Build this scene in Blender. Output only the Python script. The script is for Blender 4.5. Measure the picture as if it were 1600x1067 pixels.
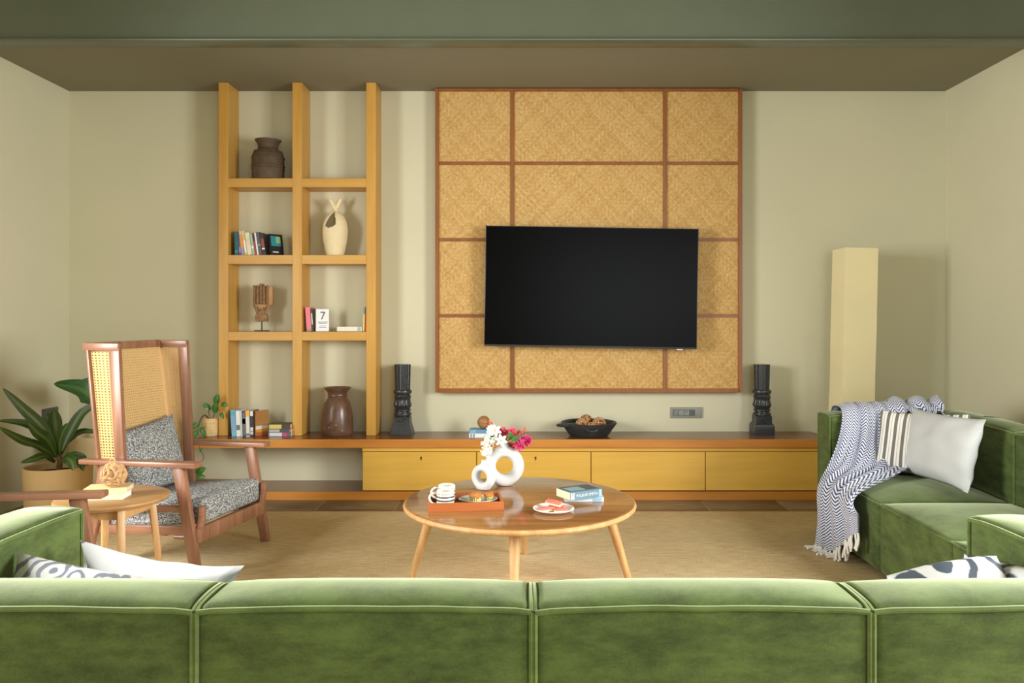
import bpy, bmesh, math, random
from mathutils import Vector, Matrix, Euler, noise

# ------------------------------------------------------------------ clear
for o in list(bpy.data.objects):
    bpy.data.objects.remove(o, do_unlink=True)
scene = bpy.context.scene
COL = scene.collection
random.seed(7)
PI = math.pi

# ------------------------------------------------------------------ camera
CAM_H = 1.307
FPX, VX, VY = 1241.0, 818.0, 497.0         # focal length and vanishing point in pixels of the 1600 x 1067 frame
cam_data = bpy.data.cameras.new('camera')
cam = bpy.data.objects.new('camera', cam_data)
COL.objects.link(cam)
cam.location = (0, 0, CAM_H)
cam.rotation_euler = (PI / 2, 0, 0)
cam_data.sensor_width = 36
cam_data.lens = FPX / 1600 * 36
cam_data.shift_x = (800 - VX) / 1600
cam_data.shift_y = (VY - 533.5) / 1600
cam_data.clip_start = 0.05
scene.camera = cam

# ------------------------------------------------------------------ world, window light, exposure
world = bpy.data.worlds.new('world')
scene.world = world
world.use_nodes = True
bg = world.node_tree.nodes['Background']
bg.inputs[0].default_value = (0.80, 0.90, 1.0, 1)
bg.inputs[1].default_value = 1.0
scene.view_settings.view_transform = 'Standard'
scene.view_settings.look = 'None'
scene.view_settings.gamma = 1
scene.view_settings.use_curve_mapping = False
scene.view_settings.exposure = 0.0


def window_light(name, loc, rot, sx, sy, power, color):
    d = bpy.data.lights.new(name, 'AREA')
    d.shape = 'RECTANGLE'
    d.size, d.size_y = sx, sy
    d.energy = power
    d.color = color
    d.spread = math.radians(150)
    o = bpy.data.objects.new(name, d)
    COL.objects.link(o)
    o.location = loc
    o.rotation_euler = rot
    return o


# daylight entering by the two side windows and the wide opening behind the camera
window_light('daylight_left_window', (-3.55, 2.15, 1.65), (0, -PI / 2 + math.radians(16), 0), 1.5, 1.4, 235, (0.98, 1.0, 1.0))
window_light('daylight_right_window', (3.30, 1.6, 1.65), (0, PI / 2 - math.radians(16), 0), 1.5, 1.7, 255, (0.98, 1.0, 1.0))
window_light('daylight_rear_opening', (1.7, -2.55, 1.6), (PI / 2, 0, 0), 2.6, 2.2, 62, (0.97, 1.0, 1.02))


# ------------------------------------------------------------------ helpers
def lin(c):
    c = c / 255.0
    return c / 12.92 if c <= 0.04045 else ((c + 0.055) / 1.055) ** 2.4


def rgb(r, g, b):
    return (lin(r), lin(g), lin(b), 1.0)


def at(x, y, d):
    """point of the room at depth d whose picture is the pixel x, y"""
    return Vector(((x - VX) * d / FPX, d, CAM_H - (y - VY) * d / FPX))


class NT:
    def __init__(self, name):
        self.m = bpy.data.materials.new(name)
        self.m.use_nodes = True
        self.t = self.m.node_tree
        self.p = self.t.nodes['Principled BSDF']
        self.out = self.t.nodes['Material Output']

    def n(self, kind, **kw):
        nd = self.t.nodes.new(kind)
        for k, v in kw.items():
            setattr(nd, k, v)
        return nd

    def link(self, a, b):
        self.t.links.new(a, b)

    def val(self, sock, v):
        if hasattr(v, 'is_linked'):
            self.link(v, sock)
        else:
            sock.default_value = v

    def math(self, op, a, b=None, c=None):
        nd = self.n('ShaderNodeMath', operation=op)
        self.val(nd.inputs[0], a)
        if b is not None:
            self.val(nd.inputs[1], b)
        if c is not None:
            self.val(nd.inputs[2], c)
        return nd.outputs[0]

    def coords(self, kind='Object', scale=(1, 1, 1), rot=(0, 0, 0), loc=(0, 0, 0)):
        tc = self.n('ShaderNodeTexCoord')
        mp = self.n('ShaderNodeMapping')
        mp.inputs['Scale'].default_value = scale
        mp.inputs['Rotation'].default_value = rot
        mp.inputs['Location'].default_value = loc
        self.link(tc.outputs[kind], mp.inputs[0])
        return mp.outputs[0]

    def sep(self, v):
        s = self.n('ShaderNodeSeparateXYZ')
        self.link(v, s.inputs[0])
        return s.outputs[0], s.outputs[1], s.outputs[2]

    def noise(self, vec, scale, detail=3, rough=0.55):
        nd = self.n('ShaderNodeTexNoise')
        nd.inputs['Scale'].default_value = scale
        nd.inputs['Detail'].default_value = detail
        nd.inputs['Roughness'].default_value = rough
        if vec is not None:
            self.link(vec, nd.inputs['Vector'])
        return nd.outputs['Fac']

    def ramp(self, fac, stops, interp='LINEAR'):
        nd = self.n('ShaderNodeValToRGB')
        nd.color_ramp.interpolation = interp
        el = nd.color_ramp.elements
        el[0].position, el[0].color = stops[0]
        el[1].position, el[1].color = stops[-1]
        for s in stops[1:-1]:
            e = el.new(s[0])
            e.color = s[1]
        self.link(fac, nd.inputs[0])
        return nd.outputs[0]

    def mix(self, fac, a, b, blend='MIX'):
        nd = self.n('ShaderNodeMix', data_type='RGBA', blend_type=blend)
        self.val(nd.inputs[0], fac)
        self.val(nd.inputs[6], a)
        self.val(nd.inputs[7], b)
        return nd.outputs[2]

    def bump(self, h, strength=0.3, dist=0.01):
        nd = self.n('ShaderNodeBump')
        nd.inputs['Strength'].default_value = strength
        nd.inputs['Distance'].default_value = dist
        self.link(h, nd.inputs['Height'])
        self.link(nd.outputs[0], self.p.inputs['Normal'])

    def base(self, c, rough=0.6, spec=0.5):
        self.val(self.p.inputs['Base Color'], c)
        self.p.inputs['Roughness'].default_value = rough
        self.p.inputs['Specular IOR Level'].default_value = spec
        return self


def plain(name, c, rough=0.6, spec=0.4, var=0.06, scale=8, bump=0.0, bscale=60):
    """plain coloured material with a faint procedural mottling"""
    t = NT(name)
    v = t.coords()
    f = t.noise(v, scale)
    dk = tuple(x * (1 - var) for x in c[:3]) + (1,)
    lt = tuple(min(1, x * (1 + var)) for x in c[:3]) + (1,)
    t.base(t.ramp(f, [(0.3, dk), (0.7, lt)]), rough, spec)
    if bump:
        t.bump(t.noise(v, bscale, 4), bump, 0.004)
    return t.m


def wood(name, dark, light, rough=0.4, axis='X', scale=1.0, spec=0.5, fine=1.0, coat=0.0):
    t = NT(name)
    s = {'X': (1.2, 14, 14), 'Y': (14, 1.2, 14), 'Z': (14, 14, 1.2)}[axis]
    v = t.coords(scale=tuple(k * scale for k in s))
    f = t.noise(v, 2.2, 5, 0.6)
    s2 = {'X': (3, 140, 140), 'Y': (140, 3, 140), 'Z': (140, 140, 3)}[axis]
    f2 = t.noise(t.coords(scale=s2), 1.5 * fine, 2)
    m = t.math('ADD', t.math('MULTIPLY', f, 0.75), t.math('MULTIPLY', f2, 0.25))
    t.base(t.ramp(m, [(0.32, dark), (0.68, light)]), rough, spec)
    t.bump(f2, 0.08, 0.002)
    if coat:
        t.p.inputs['Coat Weight'].default_value = coat
        t.p.inputs['Coat Roughness'].default_value = 0.12
    return t.m


class B:
    """collects geometry that becomes one mesh object"""

    def __init__(self):
        self.bm = bmesh.new()
        self.uv = self.bm.loops.layers.uv.new('UVMap')

    def _mark(self):
        return set(self.bm.verts)

    def box(self, c, s, rot=None, bevel=0.0, seg=2, taper=None):
        r = bmesh.ops.create_cube(self.bm, size=1.0)
        vs = r['verts']
        for v in vs:
            k = 1.0
            if taper is not None and v.co.z > 0:
                k = taper
            v.co = Vector((v.co.x * s[0] * k, v.co.y * s[1] * k, v.co.z * s[2]))
        if bevel > 0:
            es = list({e for v in vs for e in v.link_edges})
            g = bmesh.ops.bevel(self.bm, geom=es, offset=bevel, segments=seg, profile=0.5, affect='EDGES')
            vs = list({v for f in g['faces'] for v in f.verts} | {v for v in vs if v.is_valid})
        M = Matrix.Translation(Vector(c))
        if rot is not None:
            M = M @ (rot.to_4x4() if isinstance(rot, Matrix) else Euler(rot).to_matrix().to_4x4())
        for v in vs:
            v.co = M @ v.co
        return vs

    def bar(self, p0, p1, w, h, up=(0, 0, 1), bevel=0.004, w1=None, h1=None):
        """rectangular bar from p0 to p1, w across, h along up; w1/h1 at the far end"""
        p0, p1 = Vector(p0), Vector(p1)
        z = (p1 - p0).normalized()
        u = Vector(up)
        x = u.cross(z)
        if x.length < 1e-5:
            x = Vector((1, 0, 0)).cross(z)
        x.normalize()
        y = z.cross(x)
        L = (p1 - p0).length
        r = bmesh.ops.create_cube(self.bm, size=1.0)
        vs = r['verts']
        w1 = w if w1 is None else w1
        h1 = h if h1 is None else h1
        for v in vs:
            ww, hh = (w, h) if v.co.z < 0 else (w1, h1)
            v.co = Vector((v.co.x * ww, v.co.y * hh, v.co.z * L))
        if bevel > 0:
            es = list({e for v in vs for e in v.link_edges})
            g = bmesh.ops.bevel(self.bm, geom=es, offset=bevel, segments=2, profile=0.5, affect='EDGES')
            vs = list({v for f in g['faces'] for v in f.verts} | {v for v in vs if v.is_valid})
        R = Matrix((x, y, z)).transposed()
        mid = (p0 + p1) / 2
        for v in vs:
            v.co = mid + R @ v.co
        return vs

    def lathe(self, prof, seg=32, c=(0, 0, 0), sx=1, sy=1, flute=None):
        """prof: list of (r, z); closed with caps where r is 0"""
        c = Vector(c)
        rings = []
        for (r, z) in prof:
            if r <= 1e-6:
                rings.append([self.bm.verts.new(c + Vector((0, 0, z)))])
            else:
                ring = []
                for i in range(seg):
                    a = 2 * PI * i / seg
                    k = r if flute is None else r * flute(a, z)
                    ring.append(self.bm.verts.new(c + Vector((k * math.cos(a) * sx, k * math.sin(a) * sy, z))))
                rings.append(ring)
        for a, b in zip(rings[:-1], rings[1:]):
            na, nb = len(a), len(b)
            for i in range(seg):
                j = (i + 1) % seg
                if na == 1 and nb == 1:
                    continue
                if na == 1:
                    self.bm.faces.new((a[0], b[j], b[i]))
                elif nb == 1:
                    self.bm.faces.new((a[i], a[j], b[0]))
                else:
                    self.bm.faces.new((a[i], a[j], b[j], b[i]))
        return self

    def tube(self, pts, r, seg=8, closed=False, r1=None, cap=True, flat=1.0):
        pts = [Vector(p) for p in pts]
        n = len(pts)
        rings = []
        prev = None
        for i, p in enumerate(pts):
            if closed:
                t = (pts[(i + 1) % n] - pts[i - 1]).normalized()
            else:
                t = (pts[min(i + 1, n - 1)] - pts[max(i - 1, 0)]).normalized()
            if prev is None:
                a = Vector((0, 0, 1)) if abs(t.z) < 0.9 else Vector((1, 0, 0))
                x = a.cross(t).normalized()
            else:
                x = (prev - t * prev.dot(t))
                if x.length < 1e-6:
                    x = Vector((1, 0, 0)).cross(t)
                x.normalize()
            prev = x
            y = t.cross(x)
            rr = r if r1 is None else r + (r1 - r) * i / max(1, n - 1)
            if callable(r):
                rr = r(i / max(1, n - 1))
            rings.append([self.bm.verts.new(p + x * (rr * math.cos(2 * PI * k / seg)) + y * (rr * flat * math.sin(2 * PI * k / seg))) for k in range(seg)])
        m = n if closed else n - 1
        for i in range(m):
            a, b = rings[i], rings[(i + 1) % n]
            for k in range(seg):
                j = (k + 1) % seg
                self.bm.faces.new((a[k], a[j], b[j], b[k]))
        if cap and not closed:
            self.bm.faces.new(rings[0][::-1])
            self.bm.faces.new(rings[-1])
        return self

    def sphere(self, c, r, sub=3, s=(1, 1, 1), rough=0.0):
        g = bmesh.ops.create_icosphere(self.bm, subdivisions=sub, radius=1.0)
        for v in g['verts']:
            k = r
            if rough:
                k *= 1 + rough * noise.noise(v.co * 3 + Vector(c) * 9)
            v.co = Vector(c) + Vector((v.co.x * k * s[0], v.co.y * k * s[1], v.co.z * k * s[2]))
        return self

    def surf(self, fn, nu, nv, uvfn=None, closed_u=False):
        """grid of fn(i/nu, j/nv) points, uv in metres given by uvfn"""
        g = [[self.bm.verts.new(fn(i / nu, j / nv)) for j in range(nv + 1)] for i in range(nu + (0 if closed_u else 1))]
        N = len(g)
        for i in range(nu):
            for j in range(nv):
                i2 = (i + 1) % N
                f = self.bm.faces.new((g[i][j], g[i2][j], g[i2][j + 1], g[i][j + 1]))
                if uvfn:
                    q = [(i, j), (i + 1, j), (i + 1, j + 1), (i, j + 1)]
                    for lp, (a, b) in zip(f.loops, q):
                        lp[self.uv].uv = uvfn(a / nu, b / nv)
        return g

    def soft(self, c, s, r=0.03, top=0.0, side=0.0, n=10, bottom_z=True, front=0.0):
        """rounded soft block of size s around c (c is the middle of its base), top bulged"""
        hx, hy, hz = s[0] / 2, s[1] / 2, s[2] / 2

        def ax(h):
            k = r / h
            a = [-1, -1 + k * 0.3, -1 + k * 0.65, -1 + k]
            mid = [(-1 + k) + (2 - 2 * k) * i / n for i in range(1, n)]
            return a + mid + [1 - k, 1 - k * 0.65, 1 - k * 0.3, 1]
        A = [ax(hx), ax(hy), ax(hz)]
        H = (hx, hy, hz)
        cache = {}

        def vert(p):
            key = tuple(round(q, 5) for q in p)
            if key in cache:
                return cache[key]
            P = Vector((p[0] * hx, p[1] * hy, p[2] * hz))
            Q = Vector([max(-(H[i] - r), min(H[i] - r, P[i])) for i in range(3)])
            D = P - Q
            if D.length > 1e-9:
                P = Q + D.normalized() * r
            x, y, z = p
            wx, wy, wz = 1 - x * x, 1 - y * y, 1 - z * z
            if z > 0:
                P.z += top * (1 - x ** 4) * (1 - abs(y) ** 2.4) * min(1, z * 1.0 if z < 1 else 1)
            P.x += side * x * (wy * wz if abs(x) > 0.5 else 0) * 0.6
            P.y += side * y * (wx * wz if abs(y) > 0.5 else 0)
            P.y -= front * (wx * wz if y < -0.5 else 0)
            v = self.bm.verts.new(Vector(c) + Vector((P.x, P.y, P.z + hz)))
            cache[key] = v
            return v
        for a in range(3):
            b, d = (a + 1) % 3, (a + 2) % 3
            for sgn in (-1, 1):
                for i in range(len(A[b]) - 1):
                    for j in range(len(A[d]) - 1):
                        q = []
                        for (ii, jj) in ((i, j), (i + 1, j), (i + 1, j + 1), (i, j + 1)):
                            p = [0, 0, 0]
                            p[a], p[b], p[d] = sgn, A[b][ii], A[d][jj]
                            q.append(vert(tuple(p)))
                        if sgn < 0:
                            q = q[::-1]
                        try:
                            self.bm.faces.new(q)
                        except ValueError:
                            pass
        return self

    def pillow(self, BL, BR, TR, TL, thick, n=14, pinch=0.05, wr=0.006, seed=0, flat=0.5):
        BL, BR, TR, TL = map(Vector, (BL, BR, TR, TL))
        nrm = (BR - BL).cross(TL - BL).normalized()
        W = (BR - BL).length
        Hh = (TL - BL).length
        front, back = {}, {}
        for i in range(n + 1):
            for j in range(n + 1):
                u, v = -1 + 2 * i / n, -1 + 2 * j / n
                u = math.sin(u * PI / 2) * 0.35 + u * 0.65
                v = math.sin(v * PI / 2) * 0.35 + v * 0.65
                uu = u * (1 - pinch * (1 - v * v))
                vv = v * (1 - pinch * (1 - u * u))
                a, b = (uu + 1) / 2, (vv + 1) / 2
                P = BL * (1 - a) * (1 - b) + BR * a * (1 - b) + TR * a * b + TL * (1 - a) * b
                t = thick / 2 * max(0.0, (1 - u * u) * (1 - v * v)) ** flat
                w = wr * noise.noise(Vector((u * 2.3, v * 2.3, seed)))
                edge = i in (0, n) or j in (0, n)
                if edge:
                    vt = self.bm.verts.new(P + nrm * w)
                    front[i, j] = back[i, j] = (vt, (a * W, b * Hh))
                else:
                    front[i, j] = (self.bm.verts.new(P + nrm * (t + w)), (a * W, b * Hh))
                    back[i, j] = (self.bm.verts.new(P - nrm * (t - w)), (a * W, b * Hh))
        for i in range(n):
            for j in range(n):
                for D, rev in ((front, False), (back, True)):
                    q = [D[i, j], D[i + 1, j], D[i + 1, j + 1], D[i, j + 1]]
                    if rev:
                        q = q[::-1]
                    f = self.bm.faces.new([k[0] for k in q])
                    for lp, k in zip(f.loops, q):
                        lp[self.uv].uv = k[1]
        return self

    def build(self, name, mat, parent=None, loc=(0, 0, 0), rot=None, flat=False, angle=35, recalc=True):
        bm = self.bm
        if recalc:
            bmesh.ops.recalc_face_normals(bm, faces=bm.faces)
        if not flat:
            lim = math.radians(angle)
            for f in bm.faces:
                f.smooth = True
            for e in bm.edges:
                if len(e.link_faces) == 2 and e.calc_face_angle(0) > lim:
                    e.smooth = False
        me = bpy.data.meshes.new(name)
        bm.to_mesh(me)
        bm.free()
        me.materials.append(mat)
        return link(name, me, parent, loc, rot)


def link(name, me, parent=None, loc=(0, 0, 0), rot=None):
    o = bpy.data.objects.new(name, me)
    COL.objects.link(o)
    if parent is not None:
        o.parent = parent
    o.location = loc
    if rot is not None:
        o.rotation_euler = rot.to_euler() if isinstance(rot, Matrix) else rot
    return o


def tag(o, label, cat, group=None):
    o['label'] = label
    o['category'] = cat
    if group:
        o['group'] = group
    return o


def thing(name, label, cat, loc=(0, 0, 0), rot=(0, 0, 0), group=None):
    o = bpy.data.objects.new(name, None)
    o.empty_display_size = 0.05
    COL.objects.link(o)
    o.location = loc
    o.rotation_euler = rot.to_euler() if isinstance(rot, Matrix) else rot
    return tag(o, label, cat, group)


def structure(o):
    o['kind'] = 'structure'
    return o


def copy_tree(o, parent=None):
    c = o.copy()
    COL.objects.link(c)
    c.parent = parent
    for ch in o.children:
        copy_tree(ch, c)
    return c


def catmull(p, n=8):
    p = [Vector(q) for q in p]
    out = []
    for i in range(len(p) - 1):
        a = p[max(i - 1, 0)]
        b, c = p[i], p[i + 1]
        d = p[min(i + 2, len(p) - 1)]
        for k in range(n):
            t = k / n
            out.append(0.5 * ((2 * b) + (c - a) * t + (2 * a - 5 * b + 4 * c - d) * t * t + (3 * b - a - 3 * c + d) * t ** 3))
    out.append(p[-1])
    return out


# ------------------------------------------------------------------ materials
def paint(name, c, var=0.03, rough=0.85):
    t = NT(name)
    v = t.coords()
    f = t.noise(v, 1.3, 4)
    dk = tuple(x * (1 - var) for x in c[:3]) + (1,)
    t.base(t.ramp(f, [(0.35, dk), (0.65, c)]), rough, 0.25)
    t.bump(t.noise(v, 180, 3), 0.05, 0.002)
    return t.m


M = {}
M['wall'] = paint('wall_paint', rgb(210, 205, 176))
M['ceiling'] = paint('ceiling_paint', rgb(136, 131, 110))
M['beam'] = plain('beam_paint', rgb(84, 89, 71), 0.35, 0.5, 0.04, 3)
M['grout'] = plain('grout', rgb(190, 172, 136), 0.9)


def tile_mat():
    t = NT('floor_tile')
    v = t.coords('Object', (3, 18, 3))
    f = t.noise(v, 1.5, 5)
    oi = t.n('ShaderNodeObjectInfo')
    c = t.ramp(f, [(0.3, rgb(106, 86, 62)), (0.7, rgb(136, 113, 84))])
    k = t.math('ADD', 0.9, t.math('MULTIPLY', oi.outputs['Random'], 0.2))
    hsv = t.n('ShaderNodeHueSaturation')
    t.link(k, hsv.inputs['Value'])
    t.link(c, hsv.inputs['Color'])
    t.base(hsv.outputs[0], 0.38, 0.5)
    return t.m


M['tile'] = tile_mat()


def jute_mat():
    t = NT('jute')
    v = t.coords('Object', (5, 60, 1))
    f = t.noise(v, 2.0, 4, 0.6)
    f2 = t.noise(t.coords('Object', (60, 190, 1)), 2.5, 2)
    f3 = t.noise(t.coords('Object', (1, 1.5, 1)), 1.2, 2)
    s = t.math('ADD', t.math('MULTIPLY', f, 0.35), t.math('ADD', t.math('MULTIPLY', f2, 0.5), t.math('MULTIPLY', f3, 0.15)))
    t.base(t.ramp(s, [(0.34, rgb(160, 128, 82)), (0.5, rgb(224, 198, 150)), (0.64, rgb(250, 236, 200))]), 0.95, 0.1)
    x, y, z = t.sep(t.coords('Object', (1, 1, 1)))
    w = t.math('SINE', t.math('MULTIPLY', y, 420.0))
    t.bump(t.math('ADD', t.math('MULTIPLY', w, 0.25), f2), 0.6, 0.006)
    return t.m


M['jute'] = jute_mat()
M['shelf_wood'] = wood('honey_wood', rgb(190, 138, 56), rgb(208, 160, 76), 0.42, 'Z', 0.5)
M['shelf_wood_x'] = wood('honey_wood_level', rgb(190, 138, 56), rgb(208, 160, 76), 0.42, 'X', 0.5)
M['drawer'] = wood('drawer_wood', rgb(206, 158, 62), rgb(222, 178, 82), 0.38, 'X', 0.4)
M['edge_wood'] = wood('edge_wood', rgb(178, 110, 40), rgb(198, 134, 56), 0.4, 'X', 0.5)
M['grazing_wood'] = wood('grazing_dark_wood', rgb(104, 62, 34), rgb(134, 84, 46), 0.22, 'X', 0.5, 0.55)  # same wood as the edge, dark look at grazing angle put into colour
M['frame_wood'] = wood('panel_frame_wood', rgb(128, 72, 24), rgb(152, 92, 38), 0.45, 'Z', 0.6)


def weave_mat():
    t = NT('woven_cane_mat')
    vec = t.coords('Object')
    x, y, z = t.sep(vec)
    ax = t.math('ABSOLUTE', x)
    az = t.math('ABSOLUTE', z)
    a = t.math('ADD', ax, z)
    b = t.math('SUBTRACT', ax, z)
    # plaited strands running along both diagonals
    sa = t.math('FRACT', t.math('MULTIPLY', a, 70.0))
    sb = t.math('FRACT', t.math('MULTIPLY', b, 70.0))
    ia = t.math('FLOOR', t.math('MULTIPLY', a, 70.0))
    ib = t.math('FLOOR', t.math('MULTIPLY', b, 70.0))
    tw = t.math('LESS_THAN', t.math('FLOORED_MODULO', t.math('ADD', ia, t.math('MULTIPLY', ib, 1.0)), 4.0), 2.0)
    ha = t.math('SINE', t.math('MULTIPLY', sa, PI))
    hb = t.math('SINE', t.math('MULTIPLY', sb, PI))
    h = t.math('ADD', t.math('MULTIPLY', tw, ha), t.math('MULTIPLY', t.math('SUBTRACT', 1.0, tw), hb))
    wn = t.n('ShaderNodeTexWhiteNoise', noise_dimensions='2D')
    cb = t.n('ShaderNodeCombineXYZ')
    t.link(ia, cb.inputs[0])
    t.link(t.math('MULTIPLY', tw, 7.0), cb.inputs[1])
    t.link(cb.outputs[0], wn.inputs['Vector'])
    wn2 = t.n('ShaderNodeTexWhiteNoise', noise_dimensions='2D')
    cb2 = t.n('ShaderNodeCombineXYZ')
    t.link(ib, cb2.inputs[0])
    t.link(t.math('MULTIPLY', tw, 3.0), cb2.inputs[1])
    t.link(cb2.outputs[0], wn2.inputs['Vector'])
    fleck = t.noise(t.coords('Object', (1, 1, 1)), 95, 3, 0.7)
    cloud = t.noise(vec, 5, 3)
    s = t.math('ADD', t.math('MULTIPLY', wn.outputs['Value'], 0.11), t.math('MULTIPLY', wn2.outputs['Value'], 0.11))
    s = t.math('ADD', s, t.math('MULTIPLY', h, 0.22))
    s = t.math('ADD', s, t.math('MULTIPLY', fleck, 0.50))
    s = t.math('ADD', s, t.math('MULTIPLY', cloud, 0.12))
    t.base(t.ramp(s, [(0.30, rgb(142, 96, 38)), (0.46, rgb(186, 142, 76)), (0.62, rgb(204, 164, 100)), (0.80, rgb(226, 198, 142))]), 0.55, 0.35)
    t.bump(t.math('ADD', h, fleck), 0.35, 0.004)
    return t.m


M['weave'] = weave_mat()
M['black_plastic'] = plain('black_plastic', rgb(22, 22, 24), 0.4, 0.4)
M['screen'] = plain('black_glass', rgb(2, 2, 3), 0.28, 0.07, 0.0)
M['bezel'] = plain('dark_metal_bezel', rgb(58, 58, 60), 0.35, 0.5)
M['white_mark'] = plain('white_print', rgb(235, 235, 235), 0.5)
M['plate_grey'] = plain('switch_grey', rgb(140, 142, 134), 0.45)
M['plate_dark'] = plain('switch_dark_grey', rgb(92, 92, 90), 0.45)
M['socket_dark'] = plain('socket_holes', rgb(48, 50, 48), 0.6)


def velvet(name, c, c2):
    t = NT(name)
    v = t.coords('Object')
    f = t.noise(t.coords('Object', (1.6, 1.6, 3.5)), 4.0, 4, 0.62)
    f2 = t.noise(t.coords('Object', (30, 30, 30)), 6.0, 2)
    f3 = t.noise(t.coords('Object', (2.5, 2.5, 7)), 5.0, 5, 0.7)
    s = t.math('ADD', t.math('MULTIPLY', f, 0.5), t.math('ADD', t.math('MULTIPLY', f2, 0.12), t.math('MULTIPLY', f3, 0.38)))
    t.base(t.ramp(s, [(0.40, c), (0.60, c2)]), 0.78, 0.15)
    t.p.inputs['Sheen Weight'].default_value = 0.55
    t.p.inputs['Sheen Roughness'].default_value = 0.38
    t.p.inputs['Sheen Tint'].default_value = rgb(224, 232, 190)
    t.bump(t.noise(v, 400, 2), 0.15, 0.002)
    return t.m


M['velvet'] = velvet('green_velvet', rgb(58, 70, 36), rgb(86, 102, 53))
M['piping'] = velvet('green_piping', rgb(74, 88, 46), rgb(96, 112, 60))
M['chair_wood'] = wood('reddish_teak', rgb(112, 74, 54), rgb(168, 120, 92), 0.33, 'Z', 0.7)
M['chair_wood_x'] = wood('reddish_teak_level', rgb(112, 74, 54), rgb(168, 120, 92), 0.33, 'X', 0.7)
M['table_top'] = wood('table_top_wood', rgb(136, 90, 48), rgb(174, 124, 72), 0.08, 'X', 0.6, 0.6)
M['table_leg'] = wood('pale_oak', rgb(178, 132, 82), rgb(214, 172, 116), 0.45, 'Z', 0.7)
M['side_top'] = wood('pale_oak_top', rgb(166, 122, 76), rgb(196, 152, 100), 0.4, 'X', 0.7)
M['tray'] = wood('red_tray_wood', rgb(160, 86, 42), rgb(188, 110, 58), 0.4, 'X', 0.8)
M['tray_in'] = wood('tray_floor_wood', rgb(112, 48, 26), rgb(136, 62, 34), 0.45, 'X', 0.8)


def tweed_mat():
    t = NT('grey_tweed')
    v = t.coords('Object')
    f = t.noise(v, 170, 2, 0.7)
    f2 = t.noise(t.coords('Object', (1, 1, 2.2)), 90, 2, 0.6)
    s = t.math('ADD', t.math('MULTIPLY', f, 0.6), t.math('MULTIPLY', f2, 0.4))
    t.base(t.ramp(s, [(0.37, rgb(52, 55, 62)), (0.47, rgb(112, 114, 118)), (0.55, rgb(178, 178, 172)), (0.64, rgb(232, 230, 220))]), 0.95, 0.1)
    t.bump(f, 0.5, 0.004)
    return t.m


M['tweed'] = tweed_mat()


def cane_mat():
    t = NT('open_cane_webbing')
    u, v, _ = t.sep(t.coords('UV'))
    P = 1 / 0.0145
    fu = t.math('SUBTRACT', t.math('FRACT', t.math('MULTIPLY', u, P)), 0.5)
    fv = t.math('SUBTRACT', t.math('FRACT', t.math('MULTIPLY', v, P)), 0.5)
    d = t.math('SQRT', t.math('ADD', t.math('MULTIPLY', fu, fu), t.math('MULTIPLY', fv, fv)))
    hole = t.math('LESS_THAN', d, 0.24)
    f = t.noise(t.coords('UV', (90, 90, 1)), 3, 3)
    t.base(t.ramp(f, [(0.3, rgb(198, 152, 92)), (0.7, rgb(222, 184, 124))]), 0.5, 0.4)
    t.bump(t.math('MULTIPLY', d, -1.0), 0.4, 0.003)
    tr = t.n('ShaderNodeBsdfTransparent')
    mx = t.n('ShaderNodeMixShader')
    t.link(hole, mx.inputs[0])
    t.link(t.p.outputs[0], mx.inputs[1])
    t.link(tr.outputs[0], mx.inputs[2])
    t.link(mx.outputs[0], t.out.inputs[0])
    return t.m


M['cane'] = cane_mat()
M['lamp_paper'] = plain('cream_paper', rgb(236, 222, 176), 0.8, 0.2, 0.03, 3)


def chevron_mat():
    t = NT('chevron_cotton')
    u, v, _ = t.sep(t.coords('UV'))
    W = 0.058
    tri = t.math('ABSOLUTE', t.math('SUBTRACT', t.math('FRACT', t.math('MULTIPLY', u, 1 / W)), 0.5))
    s = t.math('FRACT', t.math('MULTIPLY', t.math('ADD', v, t.math('MULTIPLY', tri, W * 0.95)), 1 / 0.0185))
    dk = t.math('LESS_THAN', s, 0.46)
    f = t.noise(t.coords('UV', (40, 40, 1)), 4, 2)
    light = t.ramp(f, [(0.3, rgb(206, 210, 226)), (0.7, rgb(230, 232, 242))])
    t.base(t.mix(dk, light, rgb(66, 68, 100)), 0.92, 0.1)
    t.p.inputs['Sheen Weight'].default_value = 0.2
    t.bump(t.math('ADD', s, f), 0.25, 0.003)
    return t.m


M['chevron'] = chevron_mat()
M['fringe'] = plain('white_cotton_fringe', rgb(238, 236, 230), 0.9, 0.1, 0.05, 60)
M['white_linen'] = plain('white_linen', rgb(194, 195, 193), 0.9, 0.15, 0.02, 5, 0.15, 300)


def stripe_mat():
    t = NT('striped_cotton')
    u, v, _ = t.sep(t.coords('UV'))
    s = t.math('FRACT', t.math('MULTIPLY', u, 1 / 0.045))
    wide = t.math('LESS_THAN', s, 0.40)
    thin = t.math('MULTIPLY', t.math('GREATER_THAN', s, 0.64), t.math('LESS_THAN', s, 0.72))
    f = t.noise(t.coords('UV', (60, 60, 1)), 4, 2)
    light = t.ramp(f, [(0.3, rgb(218, 214, 204)), (0.7, rgb(238, 235, 228))])
    c = t.mix(wide, light, rgb(116, 112, 108))
    c = t.mix(thin, c, rgb(176, 172, 164))
    t.base(c, 0.92, 0.1)
    t.bump(f, 0.2, 0.003)
    return t.m


M['stripe'] = stripe_mat()


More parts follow.
